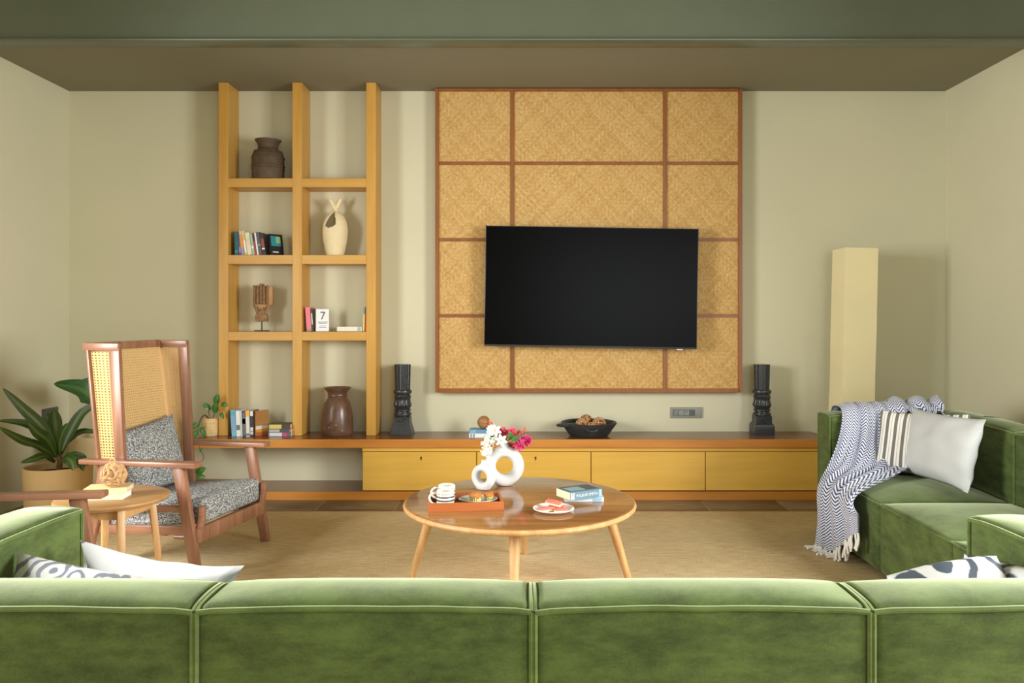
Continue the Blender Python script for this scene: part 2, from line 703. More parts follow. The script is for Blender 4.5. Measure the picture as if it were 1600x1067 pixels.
def floral_mat(name, sc, dark, ground):
    t = NT(name)
    v = t.coords('UV', (1, 1, 1))
    n = t.n('ShaderNodeTexNoise')
    n.inputs['Scale'].default_value = 6
    t.link(v, n.inputs['Vector'])
    mixv = t.n('ShaderNodeMix', data_type='VECTOR')
    mixv.inputs[0].default_value = 0.10
    t.link(v, mixv.inputs[4])
    t.link(n.outputs['Color'], mixv.inputs[5])
    vo = t.n('ShaderNodeTexVoronoi', feature='F1')
    vo.inputs['Scale'].default_value = sc
    t.link(mixv.outputs[1], vo.inputs['Vector'])
    d = vo.outputs['Distance']
    pet = t.math('SINE', t.math('MULTIPLY', d, 16.0))
    f = t.noise(v, 11, 3)
    s = t.math('ADD', t.math('MULTIPLY', pet, 0.5), f)
    c = t.ramp(s, [(0.30, ground), (0.52, ground), (0.60, rgb(176, 180, 190)), (0.72, dark)])
    t.base(c, 0.6, 0.3)
    return t.m


M['floral'] = floral_mat('grey_floral_print', 7.0, rgb(70, 78, 86), rgb(198, 197, 191))
M['leaf_print'] = floral_mat('grey_leaf_print', 16.0, rgb(116, 120, 130), rgb(200, 199, 196))
M['ceramic_white'] = plain('matt_white_ceramic', rgb(214, 214, 212), 0.55, 0.35, 0.02, 6)
M['glaze_white'] = plain('white_glaze', rgb(242, 240, 236), 0.2, 0.5, 0.02, 6)
M['mug_cream'] = plain('cream_glaze', rgb(216, 210, 196), 0.25, 0.5, 0.02, 10)
M['mug_band'] = plain('dark_glaze_band', rgb(60, 60, 66), 0.4)
M['cream_clay'] = plain('cream_clay', rgb(226, 208, 166), 0.7, 0.3, 0.05, 10, 0.1, 80)
M['cream_clay_in'] = M['cream_clay']
M['brown_clay'] = plain('dark_brown_clay', rgb(86, 69, 50), 0.65, 0.35, 0.22, 18, 0.3, 60)
M['brown_glaze'] = plain('brown_glazed_clay', rgb(104, 76, 60), 0.28, 0.5, 0.3, 14, 0.2, 40)
M['black_wood'] = plain('black_lacquered_wood', rgb(44, 46, 48), 0.32, 0.5, 0.2, 30, 0.5, 70)
M['black_bowl'] = plain('charcoal_wood', rgb(48, 50, 52), 0.5, 0.4, 0.15, 20, 0.15, 60)
M['carved_wood'] = plain('weathered_carved_wood', rgb(140, 108, 76), 0.8, 0.25, 0.35, 45, 0.7, 120)
M['carved_side'] = plain('carved_wood_side', rgb(176, 136, 92), 0.8, 0.25, 0.15, 20)
M['iron'] = plain('dark_iron', rgb(48, 40, 34), 0.5)
M['rattan'] = plain('woven_rattan', rgb(186, 140, 96), 0.7, 0.3, 0.3, 60, 0.6, 120)
M['rattan_dark'] = plain('dark_rattan_core', rgb(110, 76, 46), 0.8, 0.2, 0.2, 50)
M['rope'] = plain('pale_rope', rgb(206, 164, 118), 0.75, 0.3, 0.25, 70, 0.6, 160)
M['ball_wood'] = plain('turned_wood_ball', rgb(170, 122, 78), 0.5, 0.4, 0.2, 14, 0.15, 30)
M['pot'] = plain('cream_plant_pot', rgb(208, 178, 128), 0.7, 0.3, 0.03, 6)
M['pot_back'] = plain('pale_plant_pot', rgb(216, 194, 152), 0.7, 0.3, 0.03, 6)
M['soil'] = plain('potting_soil', rgb(52, 40, 30), 0.95, 0.1, 0.4, 60, 0.8, 80)
M['ivy_pot'] = plain('straw_pot', rgb(226, 196, 138), 0.8, 0.2, 0.12, 40, 0.4, 90)


def leaf_mat(name, dark, light, streak):
    t = NT(name)
    u, v, _ = t.sep(t.coords('UV'))
    c = t.math('ABSOLUTE', t.math('SUBTRACT', u, 0.5))
    f = t.noise(t.coords('UV', (14, 2.0, 1)), 2.5, 3)
    mid = t.math('LESS_THAN', c, 0.11)
    col = t.ramp(f, [(0.35, dark), (0.65, light)])
    col = t.mix(t.math('MULTIPLY', mid, 0.5), col, streak)
    t.base(col, 0.35, 0.45)
    return t.m


M['leaf'] = leaf_mat('dracaena_leaf', rgb(40, 64, 28), rgb(66, 94, 40), rgb(112, 134, 60))
M['leaf2'] = leaf_mat('broad_leaf', rgb(42, 78, 42), rgb(66, 108, 58), rgb(96, 134, 78))
M['ivy'] = leaf_mat('ivy_leaf', rgb(48, 94, 40), rgb(78, 126, 56), rgb(96, 142, 70))
M['stem'] = plain('green_stem', rgb(92, 110, 58), 0.6)
M['brown_stem'] = plain('brown_stem', rgb(110, 84, 56), 0.7)
M['pink'] = plain('magenta_petal', rgb(250, 84, 150), 0.6, 0.3, 0.3, 40)
M['rose'] = plain('rose_petal', rgb(248, 100, 128), 0.6, 0.3, 0.25, 40)
M['coral'] = plain('coral_petal', rgb(232, 92, 74), 0.6, 0.3, 0.2, 40)
M['white_petal'] = plain('white_petal', rgb(230, 228, 218), 0.6, 0.3, 0.02, 20)
M['yellow'] = plain('yellow_stamen', rgb(226, 190, 80), 0.6)
M['muffin'] = plain('pale_muffin_case', rgb(208, 196, 132), 0.8, 0.2, 0.1, 30)
M['muffin_top'] = plain('baked_muffin_top', rgb(196, 128, 66), 0.8, 0.2, 0.25, 50, 0.5, 70)
M['pastry'] = plain('pink_pastry', rgb(240, 120, 104), 0.6, 0.3, 0.18, 40, 0.2, 60)
M['pastry_cream'] = plain('pastry_filling', rgb(246, 218, 178), 0.7, 0.2, 0.1, 40)
M['saucer'] = plain('grey_green_glaze', rgb(196, 202, 192), 0.25, 0.5)
M['paper'] = plain('book_pages', rgb(228, 212, 178), 0.9, 0.1, 0.08, 60)
M['paper_white'] = plain('white_pages', rgb(240, 236, 226), 0.9, 0.1, 0.05, 60)
_cc = {}


def cover(r, g, b, rough=0.45):
    k = (r, g, b)
    if k not in _cc:
        _cc[k] = plain('book_cover_%d_%d_%d' % k, rgb(r, g, b), rough, 0.4, 0.05, 12)
    return _cc[k]


# ------------------------------------------------------------------ the room
XL, XR, YB, YF = -3.49, 3.239, 6.10, -2.6
ZC, ZC2 = 3.05, 3.55
T = 0.12


def wall(name, boxes, mat=None):
    b = B()
    for (x0, x1, y0, y1, z0, z1) in boxes:
        b.box(((x0 + x1) / 2, (y0 + y1) / 2, (z0 + z1) / 2), (x1 - x0, y1 - y0, z1 - z0))
    return structure(b.build(name, mat or M['wall'], flat=True))


wall('wall_back', [(XL - T, XR + T, YB, YB + T, 0, ZC2)])
LW = (1.3, 3.0, 0.75, 2.55)
RW = (0.6, 2.6, 0.75, 2.55)
wall('wall_left', [(XL - T, XL, YF, LW[0], 0, ZC2), (XL - T, XL, LW[1], YB, 0, ZC2), (XL - T, XL, LW[0], LW[1], 0, LW[2]), (XL - T, XL, LW[0], LW[1], LW[3], ZC2)])
wall('wall_right', [(XR, XR + T, YF, RW[0], 0, ZC2), (XR, XR + T, RW[1], YB, 0, ZC2), (XR, XR + T, RW[0], RW[1], 0, RW[2]), (XR, XR + T, RW[0], RW[1], RW[3], ZC2)])
wall('wall_front', [(XL - T, 0.35, YF - T, YF, 0, ZC2), (3.05, XR + T, YF - T, YF, 0, ZC2), (0.35, 3.05, YF - T, YF, 2.8, ZC2), (0.35, 3.05, YF - T, YF, 0, 0.4)])
BEAM_Y = 4.57
wall('ceiling', [(XL - T, XR + T, BEAM_Y + 0.07, YB + T, ZC, ZC + 0.14)], M['ceiling'])
o = wall('ceiling_high', [(XL - T, XR + T, YF - T, BEAM_Y + 0.3, ZC2, ZC2 + 0.1)], M['ceiling'])
o.name = 'ceiling'

# painted steel beam below the ceiling step
b = B()
Z0 = 2.907
b.box((0, BEAM_Y + 0.067, Z0 + 0.006), (XR - XL + 0.1, 0.134, 0.012), bevel=0.004)
b.box((0, BEAM_Y + 0.055, Z0 + 0.33), (XR - XL + 0.1, 0.03, 0.64))
structure(b.build('trim_1', M['beam'], angle=30))

# window frames out of view in the side walls
fr = plain('window_frame_paint', rgb(120, 84, 52), 0.5)


def window(name, x, y0, y1, z0, z1):
    b = B()
    for z in (z0 + 0.03, z1 - 0.03):
        b.box((x, (y0 + y1) / 2, z), (0.08, y1 - y0, 0.06))
    for y in (y0 + 0.03, (y0 + y1) / 2, y1 - 0.03):
        b.box((x, y, (z0 + z1) / 2), (0.08, 0.06, z1 - z0 - 0.12))
    return structure(b.build(name, fr, flat=True))


# floor slab with separate tiles
b = B()
b.box(((XL + XR) / 2, (YF + YB) / 2, -0.06), (XR - XL + 2 * T, YB - YF + 2 * T, 0.112))
floor = structure(b.build('floor', M['grout'], flat=True))
TS = 0.538
b = B()
b.box((0, 0, -0.003), (TS - 0.010, TS - 0.010, 0.006), bevel=0.0015, seg=1)
tile0 = b.build('tile', M['tile'], floor, angle=60)
first = True
for iy in range(-7, 2):
    y = 5.443 + (iy + 0.5) * TS
    if y + TS / 2 > YB + 0.25:
        continue
    for ix in range(-9, 5):
        x = 1.27 + (ix + 0.5) * TS
        if x < XL - 0.2 or x > XR + 0.2:
            continue
        o = tile0 if first else tile0.copy()
        if not first:
            COL.objects.link(o)
        first = False
        o.location = (x, y, 0)

b = B()
b.box((-0.20, 3.53, 0.0055), (5.0, 3.60, 0.011), bevel=0.004)
tag(b.build('jute_rug', M['jute']), 'large natural jute rug lying under the round coffee table', 'rug')

# ------------------------------------------------------------------ bookcase, worktop, drawers
bc = thing('open_bookcase', 'tall open honey-coloured wooden bookcase against the back wall', 'bookcase', (-1.70, 5.985, 0.437))
PX = [(341, 356), (456.5, 471.5), (572, 587)]
pxs = []
for a, c in PX:
    x0, x1 = (a - VX) * 5.868 / FPX, (c - VX) * 5.868 / FPX
    pxs.append((x0, x1))
    b = B()
    b.box(((x0 + x1) / 2 + 1.70, 0, (ZC - 0.437) / 2), (x1 - x0, 0.226, ZC - 0.437 - 0.002), bevel=0.002, seg=1)
    b.build('upright', M['shelf_wood'], bc)
SHELF_Z = [2.3425, 1.775, 1.2077]
for z in SHELF_Z:
    for k in range(2):
        x0, x1 = pxs[k][1], pxs[k + 1][0]
        b = B()
        b.box(((x0 + x1) / 2 + 1.70, 0, z - 0.034 - 0.437), (x1 - x0, 0.224, 0.066), bevel=0.002, seg=1)
        b.build('shelf', M['shelf_wood_x'], bc)

WX0, WX1 = -2.375, 2.19
wt = thing('wooden_worktop', 'long low wooden worktop running along the back wall', 'worktop', (0, 5.9, 0.375))
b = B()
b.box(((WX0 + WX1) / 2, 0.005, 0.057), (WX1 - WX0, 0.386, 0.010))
b.build('darkened_top', M['grazing_wood'], wt, flat=True)  # top face, its grazing-angle darkness painted into the wood colour
b = B()
b.box(((WX0 + WX1) / 2, -0.195, 0.031), (WX1 - WX0, 0.014, 0.062), bevel=0.002, seg=1)
b.box(((WX0 + WX1) / 2, 0.005, 0.026), (WX1 - WX0, 0.386, 0.052))
b.build('front_edge', M['edge_wood'], wt, flat=True)

pl = thing('wooden_plinth', 'low wooden plinth on the floor below the drawers', 'plinth', (0, 5.9, 0))
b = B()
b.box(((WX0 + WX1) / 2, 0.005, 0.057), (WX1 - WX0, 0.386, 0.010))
b.build('darkened_top', M['grazing_wood'], pl, flat=True)  # plinth top with the same grazing darkness painted in
b = B()
b.box(((WX0 + WX1) / 2, -0.195, 0.031), (WX1 - WX0, 0.014, 0.062), bevel=0.002, seg=1)
b.box(((WX0 + WX1) / 2, 0.005, 0.026), (WX1 - WX0, 0.386, 0.052))
b.build('front_edge', M['edge_wood'], pl, flat=True)

DX0, DX1 = (566 - VX) * 5.715 / FPX, (1281 - VX) * 5.715 / FPX
dc = thing('drawer_cabinet', 'yellow wooden cabinet with a row of four flush drawers under the worktop', 'cabinet', ((DX0 + DX1) / 2, 5.9, 0.0625))
b = B()
b.box((0, 0.012, 0.156), (DX1 - DX0, 0.36, 0.311))
b.build('body', M['drawer'], dc, flat=True)
b = B()
b.box((0, -0.176, 0.299), (DX1 - DX0, 0.016, 0.026), bevel=0.001, seg=1)
b.build('top_rail', M['drawer'], dc)
dw = (DX1 - DX0) / 4
b = B()
b.box((0, 0, 0), (dw - 0.006, 0.018, 0.278), bevel=0.002, seg=1)
d0 = b.build('drawer_front', M['drawer'], dc)
bk = B()
bk.lathe([(0, 0), (0.007, 0), (0.007, 0.004), (0, 0.004)], 12)
bk.box((0, -0.010, 0.002), (0.006, 0.018, 0.004))
kh = bk.build('keyhole', M['iron'], d0, rot=(PI / 2, 0, 0))
for k in range(4):
    o = d0 if k == 0 else d0.copy()
    if k:
        COL.objects.link(o)
    o.location = (-(DX1 - DX0) / 2 + (k + 0.5) * dw, -0.178, 0.1435)
    if k < 2:
        q = kh if k == 0 else kh.copy()
        if k:
            COL.objects.link(q)
            q.parent = o
        q.location = (0.012, -0.009, 0.098)

# ------------------------------------------------------------------ woven wall panel
PD = 6.0
pX0, pX1 = (680 - VX) * PD / FPX, (1160 - VX) * PD / FPX
pZ0, pZ1 = CAM_H - (613.5 - VY) * PD / FPX, 3.043
pn = thing('woven_wall_panel', 'tall woven cane wall panel framed in dark wood behind the television', 'wall panel', ((pX0 + pX1) / 2, YB, pZ0))
ox, oz = (pX0 + pX1) / 2, pZ0
DEP = YB - PD


def zx(px):
    return (px - VX) * PD / FPX - ox


def zz(py):
    return CAM_H - (py - VY) * PD / FPX - oz


vbars = [(680, 685.5), (797.5, 803.5), (1036.5, 1042.5), (1154, 1160)]
hbars = [(612, 607), (496, 490.5), (377, 371.5), (257.5, 252)]
Wp, Hp = pX1 - pX0, pZ1 - pZ0
b = B()
b.box((0, -DEP / 2 + 0.02, Hp / 2), (Wp - 0.02, DEP - 0.042, Hp - 0.02))
b.build('backing', M['frame_wood'], pn, flat=True)
for k, (a, c) in enumerate(vbars):
    b = B()
    b.box(((zx(a) + zx(c)) / 2, -DEP + 0.018 if k in (1, 2) else -DEP / 2, Hp / 2), (zx(c) - zx(a), 0.028 if k in (1, 2) else DEP, Hp), bevel=0.002, seg=1)
    b.build('frame_stile', M['frame_wood'], pn)
hz = [(zz(a), zz(c)) for a, c in hbars] + [(Hp - 0.022, Hp)]
hz[0] = (0.0, zz(607))
for k, (z0, z1) in enumerate(hz):
    b = B()
    outer = k in (0, 4)
    if outer:
        b.box((0, -DEP / 2, (z0 + z1) / 2), (Wp - 0.04, DEP, z1 - z0), bevel=0.002, seg=1)
    else:
        for (xa, xb) in ((zx(685.5), zx(797.5)), (zx(803.5), zx(1036.5)), (zx(1042.5), zx(1154))):
            b.box(((xa + xb) / 2, -DEP + 0.020, (z0 + z1) / 2), (xb - xa, 0.024, z1 - z0))
    b.build('frame_rail', M['frame_wood'], pn)
cols = [(zx(685.5), zx(797.5)), (zx(803.5), zx(1036.5)), (zx(1042.5), zx(1154))]
rows = [(hz[k][1], hz[k + 1][0]) for k in range(4)]
for ci, (x0, x1) in enumerate(cols):
    for ri, (z0, z1) in enumerate(rows):
        b = B()
        b.box((0, 0, 0), (x1 - x0, 0.012, z1 - z0))
        vs = list(b.bm.verts)
        sh = random.uniform(-0.25, 0.25) * (x1 - x0)
        for v in vs:
            v.co.x += sh
        b.build('woven_mat', M['weave'], pn, ((x0 + x1) / 2 - sh, -DEP + 0.022, (z0 + z1) / 2), flat=True)

# ------------------------------------------------------------------ television
TD = 5.88
tc = at(922.5, 449, TD)
tw, th = 333 * TD / FPX, 188.5 * TD / FPX
tv = thing('television', 'large flat black television hung a little crooked on the woven panel', 'television', (tc.x, TD, tc.z - th / 2), (0, math.radians(0.9), 0))
b = B()
b.box((0, 0.018, th / 2), (tw, 0.032, th), bevel=0.003)
b.build('casing', M['bezel'], tv)
b = B()
b.box((0, 0.0005, th / 2 + 0.004), (tw - 0.012, 0.003, th - 0.020))
b.build('screen', M['screen'], tv, flat=True)
b = B()
b.box((tw / 2 - 0.128, 0.004, -0.003), (0.045, 0.012, 0.006))
b.build('logo_plate', M['white_mark'], tv, flat=True)
b = B()
b.box((0, 0.075, th / 2), (0.5, 0.084, 0.36))
b.build('wall_bracket', M['black_plastic'], tv, flat=True)

# ------------------------------------------------------------------ switches
sp = thing('socket_plate', 'grey socket plate on the back wall below the woven panel', 'socket', (1.2485, YB, 0.541))
b = B()
b.box((0, -0.006, 0.0415), (0.243, 0.012, 0.083), bevel=0.002)
b.build('plate', M['plate_grey'], sp)
b = B()
b.box((-0.02, -0.0125, 0.0415), (0.17, 0.003, 0.048))
b.build('recess', M['plate_dark'], sp, flat=True)
for k, (x, w, m) in enumerate(((-0.083, 0.032, 'plate_grey'), (-0.040, 0.042, 'white_mark'), (0.004, 0.036, 'plate_grey'), (0.043, 0.034, 'plate_dark'))):
    b = B()
    b.box((x, -0.0145, 0.0415), (w, 0.006, 0.040), bevel=0.001, seg=1)
    b.build('module', M['plate_grey'] if m == 'white_mark' else M[m], sp)
for dx, dz in ((-0.090, 0.052), (-0.090, 0.034), (-0.077, 0.034), (0.0, 0.050)):
    b = B()
    b.box((dx, -0.018, dz), (0.008, 0.002, 0.006))
    b.build('socket_hole', M['socket_dark'], sp, flat=True)
ws = thing('switch_plate', 'dark grey switch plate on the left wall above the potted plant', 'switch', (XL, 5.845, 0.556))
b = B()
b.box((0.006, 0, 0.045), (0.012, 0.19, 0.09), bevel=0.002)
b.build('plate', M['plate_dark'], ws)
for k in (-1, 0, 1):
    b = B()
    b.box((0.0135, k * 0.055, 0.045), (0.006, 0.048, 0.06), bevel=0.001, seg=1)
    b.build('rocker', M['plate_dark'], ws)

# ------------------------------------------------------------------ floor lamp
fl = thing('floor_lamp', 'tall square cream paper floor lamp standing in the right corner', 'lamp', (2.375, 5.79, 0), (0, math.radians(1.3), 0))
b = B()
b.box((0, 0, 0.02), (0.21, 0.21, 0.025), bevel=0.004)
b.build('base', M['chair_wood_x'], fl)
b = B()
s2, hh = 0.118, 1.78


def lampf(u, v):
    k = u * 4
    i = int(k) % 4
    f = k - int(k)
    cs = [(-1, -1), (1, -1), (1, 1), (-1, 1), (-1, -1)]
    x = cs[i][0] * (1 - f) + cs[i + 1][0] * f
    y = cs[i][1] * (1 - f) + cs[i + 1][1] * f
    w = 0.004 * noise.noise(Vector((x * 2, y * 2, v * 5)))
    return Vector((x * (s2 + w), y * (s2 + w), 0.03 + v * hh))


b.surf(lampf, 16, 20, closed_u=True)
b.build('paper_shade', M['lamp_paper'], fl)
b = B()
b.box((0, 0, 0.03 + hh - 0.003), (2 * s2 - 0.004, 2 * s2 - 0.004, 0.006))
b.build('shade_top', M['lamp_paper'], fl, flat=True)


# ------------------------------------------------------------------ sofas
def back_module(root, name, x0, x1, y0, y1, h, axis='X', top=0.018, sub=True, z0=0.04):
    """upholstered block with a crowned top and piped edges"""
    cx, cy = (x0 + x1) / 2, (y0 + y1) / 2
    sx, sy = x1 - x0 - 0.004, y1 - y0 - 0.004
    b = B()
    if axis == 'X':
        b.soft((cx, cy, z0), (sx, sy, h - z0), 0.022, top, 0.006, 10)
    else:
        # crown runs along y: build rotated
        b.soft((0, 0, z0), (sy, sx, h - z0), 0.022, top, 0.006, 10)
        R = Matrix.Rotation(PI / 2, 4, 'Z')
        for v in b.bm.verts:
            v.co = Matrix.Translation((cx, cy, 0)) @ R @ v.co
    o = b.build(name, M['velvet'], root, angle=50)
    e = 0.0045
    rr = 0.0058
    k = 0.004
    X0, X1, Y0, Y1 = x0 + k, x1 - k, y0 + k, y1 - k

    def line(p, q, n=22, amp=0.0022):
        p, q = Vector(p), Vector(q)
        out = []
        for i in range(n + 1):
            t = i / n
            s = 4 * t * (1 - t)
            P = p.lerp(q, t)
            P.z += (0.009 * s ** 0.5 - 0.005 if abs(p.z - q.z) < 1e-6 else -0.005 * t) + amp * noise.noise(P * 9 + Vector((x0 * 7, y0, 0)))
            out.append(P)
        return out
    b = B()
    zt = h - 0.007
    b.tube(line((X0, Y0, zt), (X1, Y0, zt)), rr, 6)
    b.tube(line((X0, Y1, zt), (X1, Y1, zt)), rr, 6)
    b.tube(line((X0, Y0, zt), (X0, Y1, zt), 8), rr, 6)
    b.tube(line((X1, Y0, zt), (X1, Y1, zt), 8), rr, 6)
    for (px_, py_) in ((X0, Y0), (X1, Y0), (X0, Y1), (X1, Y1)):
        b.tube(line((px_, py_, z0 + 0.02), (px_, py_, zt), 14), rr, 6)
    b.build('piping', M['piping'], o)
    return o


def seat_module(root, x0, x1, y0, y1, h, top=0.035, z0=0.04, front='-X'):
    cx, cy = (x0 + x1) / 2, (y0 + y1) / 2
    b = B()
    b.soft((cx, cy, z0), (x1 - x0 - 0.004, y1 - y0 - 0.004, h - z0), 0.022, top, 0.004, 12)
    o = b.build('seat_cushion', M['velvet'], root, angle=50)
    b = B()
    k = 0.004
    zt = h - 0.008
    b.tube([(x0 + k, y0 + k, zt), (x1 - k, y0 + k, zt), (x1 - k, y1 - k, zt), (x0 + k, y1 - k, zt)], 0.0045, 6, closed=True)
    b.build('piping', M['piping'], o)
    return o


SH = 0.74                                   # height of the piped edge of all backs and arms
fs = thing('modular_sofa', 'green velvet modular sofa in the foreground seen from behind', 'sofa', (0, 1.557, 0))
seams = [-1.318, -0.647, 0.019, 0.684, 1.30]
for k in range(4):
    x0, x1 = seams[k], seams[k + 1]
    if k == 0:
        x0 = -1.51
    if k == 3:
        x1 = 1.47
    back_module(fs, 'back_cushion', x0, x1, 0.0, 0.172, SH)
for k in range(4):
    seat_module(fs, seams[k] if k else -1.318, seams[k + 1] if k < 3 else 1.276, 0.176, 0.70, 0.40, 0.03)
back_module(fs, 'arm_cushion', -1.51, -1.322, 0.176, 0.832, SH, 'Y')
back_module(fs, 'arm_cushion', 1.280, 1.47, 0.176, 0.735, SH, 'Y')

rs = thing('modular_sofa', 'green velvet modular sofa along the right wall draped with a throw', 'sofa', (1.77, 4.84, 0))
ys = [-0.192, -0.88, -1.545, -2.20]
back_module(rs, 'arm_cushion', 0.022, 0.67, -0.19, 0.0, SH, 'X', 0.012)
yb = [0.0] + ys[1:]
for k in range(3):
    back_module(rs, 'back_cushion', 0.672, 0.862, yb[k + 1], yb[k], SH, 'Y', 0.03)
for k in range(3):
    seat_module(rs, 0.0, 0.668, ys[k + 1], ys[k], 0.385, 0.04)
b = B()
b.box((0.775, -0.52, SH + 0.026), (0.05, 0.055, 0.012), rot=(0, 0.1, 0.3), bevel=0.002)
b.build('fabric_tag', M['plate_dark'], rs)['label'] = 'small dark tag on the backrest'

# ------------------------------------------------------------------ cushions
def cushion(name, label, mat, BL, BR, TR, TL, thick, pinch=0.05, seed=0, wr=0.01, flat=0.5, group=None):
    c = (Vector(BL) + Vector(BR)) / 2
    q = [Vector(p) - c for p in (BL, BR, TR, TL)]
    b = B()
    b.pillow(*q, thick, 18, pinch, wr, seed, flat)
    o = b.build(name, mat, None, c, angle=80)
    return tag(o, label, 'cushion', group)


cushion('white_cushion', 'plain white cushion leaning on the right sofa in front of the striped one', M['white_linen'],
        (2.135, 4.50, 0.435), (2.215, 3.95, 0.435), (2.315, 3.97, 0.80), (2.20, 4.48, 0.80), 0.16, 0.07, 3, 0.016)
cushion('striped_cushion', 'grey and white striped cushion in the corner of the right sofa', M['stripe'],
        (1.99, 4.52, 0.445), (2.36, 4.24, 0.44), (2.425, 4.30, 0.785), (2.06, 4.585, 0.775), 0.10, 0.05, 5)
cushion('white_cushion', 'white cushion on the left end of the front sofa', M['white_linen'],
        (-1.20, 2.20, 0.43), (-0.69, 1.98, 0.42), (-0.685, 1.95, 0.700), (-1.238, 2.21, 0.690), 0.15, 0.20, 8, 0.02)
cushion('leaf_print_cushion', 'grey and white leaf-print cushion at the left arm of the front sofa', M['leaf_print'],
        (-1.30, 1.92, 0.43), (-0.90, 1.86, 0.43), (-0.92, 1.94, 0.672), (-1.31, 2.06, 0.700), 0.14, 0.03, 2)
cushion('floral_cushion', 'grey floral cushion lying on the right end of the front sofa', M['floral'],
        (0.90, 1.86, 0.43), (1.22, 1.92, 0.43), (1.21, 2.03, 0.70), (0.93, 2.03, 0.650), 0.19, -0.06, 11)
cushion('floral_cushion', 'grey floral cushion propped against the right arm of the front sofa', M['floral'],
        (1.17, 2.20, 0.43), (1.20, 1.80, 0.43), (1.255, 1.80, 0.725), (1.225, 2.20, 0.655), 0.10, 0.04, 17)

# ------------------------------------------------------------------ throw
# control columns from the outer (left) edge of the throw to its inner edge, each from behind the arm to the hem
ctrl = [
    [(1.88, 4.86, 0.66), (1.87, 4.80, 0.758), (1.865, 4.655, 0.756), (1.835, 4.620, 0.62), (1.775, 4.59, 0.44), (1.730, 4.57, 0.30), (1.712, 4.54, 0.16), (1.675, 4.50, 0.018)],
    [(1.95, 4.87, 0.62), (1.94, 4.80, 0.765), (1.93, 4.645, 0.765), (1.90, 4.605, 0.62), (1.825, 4.545, 0.45), (1.735, 4.49, 0.34), (1.722, 4.46, 0.17), (1.70, 4.43, 0.022)],
    [(2.01, 4.87, 0.62), (2.00, 4.80, 0.772), (1.995, 4.635, 0.768), (1.965, 4.60, 0.61), (1.885, 4.51, 0.447), (1.735, 4.41, 0.36), (1.722, 4.37, 0.19), (1.715, 4.34, 0.035)],
    [(2.07, 4.88, 0.63), (2.065, 4.80, 0.770), (2.06, 4.635, 0.766), (2.04, 4.60, 0.60), (1.97, 4.48, 0.450), (1.735, 4.31, 0.37), (1.722, 4.26, 0.22), (1.718, 4.24, 0.085)],
    [(2.15, 4.88, 0.64), (2.145, 4.80, 0.775), (2.135, 4.635, 0.77), (2.115, 4.605, 0.60), (2.055, 4.45, 0.452), (1.735, 4.20, 0.375), (1.723, 4.15, 0.26), (1.72, 4.14, 0.155)],
    [(2.24, 4.88, 0.66), (2.24, 4.80, 0.780), (2.225, 4.63, 0.775), (2.20, 4.605, 0.60), (2.155, 4.41, 0.452), (1.737, 4.09, 0.38), (1.725, 4.05, 0.30), (1.722, 4.045, 0.215)],
]


def cr(a, b_, c, d, t):
    return 0.5 * ((2 * b_) + (c - a) * t + (2 * a - 5 * b_ + 4 * c - d) * t * t + (3 * b_ - a - 3 * c + d) * t ** 3)


CT = [[Vector(p) for p in col] for col in ctrl]


def throw_pt(u, v):
    U = u * (len(CT) - 1)
    V = v * (len(CT[0]) - 1)
    i = min(int(U), len(CT) - 2)
    j = min(int(V), len(CT[0]) - 2)
    fu, fv = U - i, V - j

    def colp(ii):
        ii = max(0, min(len(CT) - 1, ii))
        c = CT[ii]
        return cr(c[max(j - 1, 0)], c[j], c[j + 1], c[min(j + 2, len(c) - 1)], fv)
    return cr(colp(i - 1), colp(i), colp(i + 1), colp(i + 2), fu)


def throw_fold(u, v):
    P = throw_pt(u, v)
    e = 0.01
    du = throw_pt(min(1, u + e), v) - throw_pt(max(0, u - e), v)
    dv = throw_pt(u, min(1, v + e)) - throw_pt(u, max(0, v - e))
    n = du.cross(dv)
    n = n.normalized() if n.length > 1e-9 else Vector((0, -1, 0))
    n = -n
    a = 0.016 * min(1, max(0, v - 0.18) * 4) + 0.006
    w = math.sin(u * 26 + 2.2 * math.sin(v * 5) + 1.2) * 0.6 + 0.5 * math.sin(u * 43 - v * 6)
    return P + n * (0.012 + a * (0.75 + w * 0.8))


tl = thing('chevron_throw', 'navy and white chevron throw with white tassels draped over the right sofa arm', 'throw', (1.9, 4.5, 0))
off = Vector((1.9, 4.5, 0))
b = B()
b.surf(lambda u, v: throw_fold(u, v) - off, 72, 90, lambda u, v: (u * 0.62, v * 1.30))
tb = b.build('cloth', M['chevron'], tl, angle=180, recalc=False)
md = tb.modifiers.new('thickness', 'SOLIDIFY')
md.thickness = 0.005
md.offset = 0
# bunched end of the throw lying along the arm towards the backrest
b = B()


def bunch(u, v):
    x = 2.18 + 0.30 * u
    y = 4.875 - 0.235 * v
    crest = 0.014 + 0.068 * math.sin(PI * v) ** 0.6 * (0.35 + 0.65 * abs(math.sin(u * 7.2 + 0.6))) * (1 - 0.25 * u) + 0.03 * u * math.sin(PI * v)
    z = SH + 0.012 + crest
    if v < 0.08:
        z -= 0.06
    if v > 0.90:
        z -= 0.055 * (0.5 + 0.5 * math.sin(u * 20))
    return Vector((x + 0.02 * math.sin(v * 6), y + 0.012 * math.sin(u * 17), z)) - off


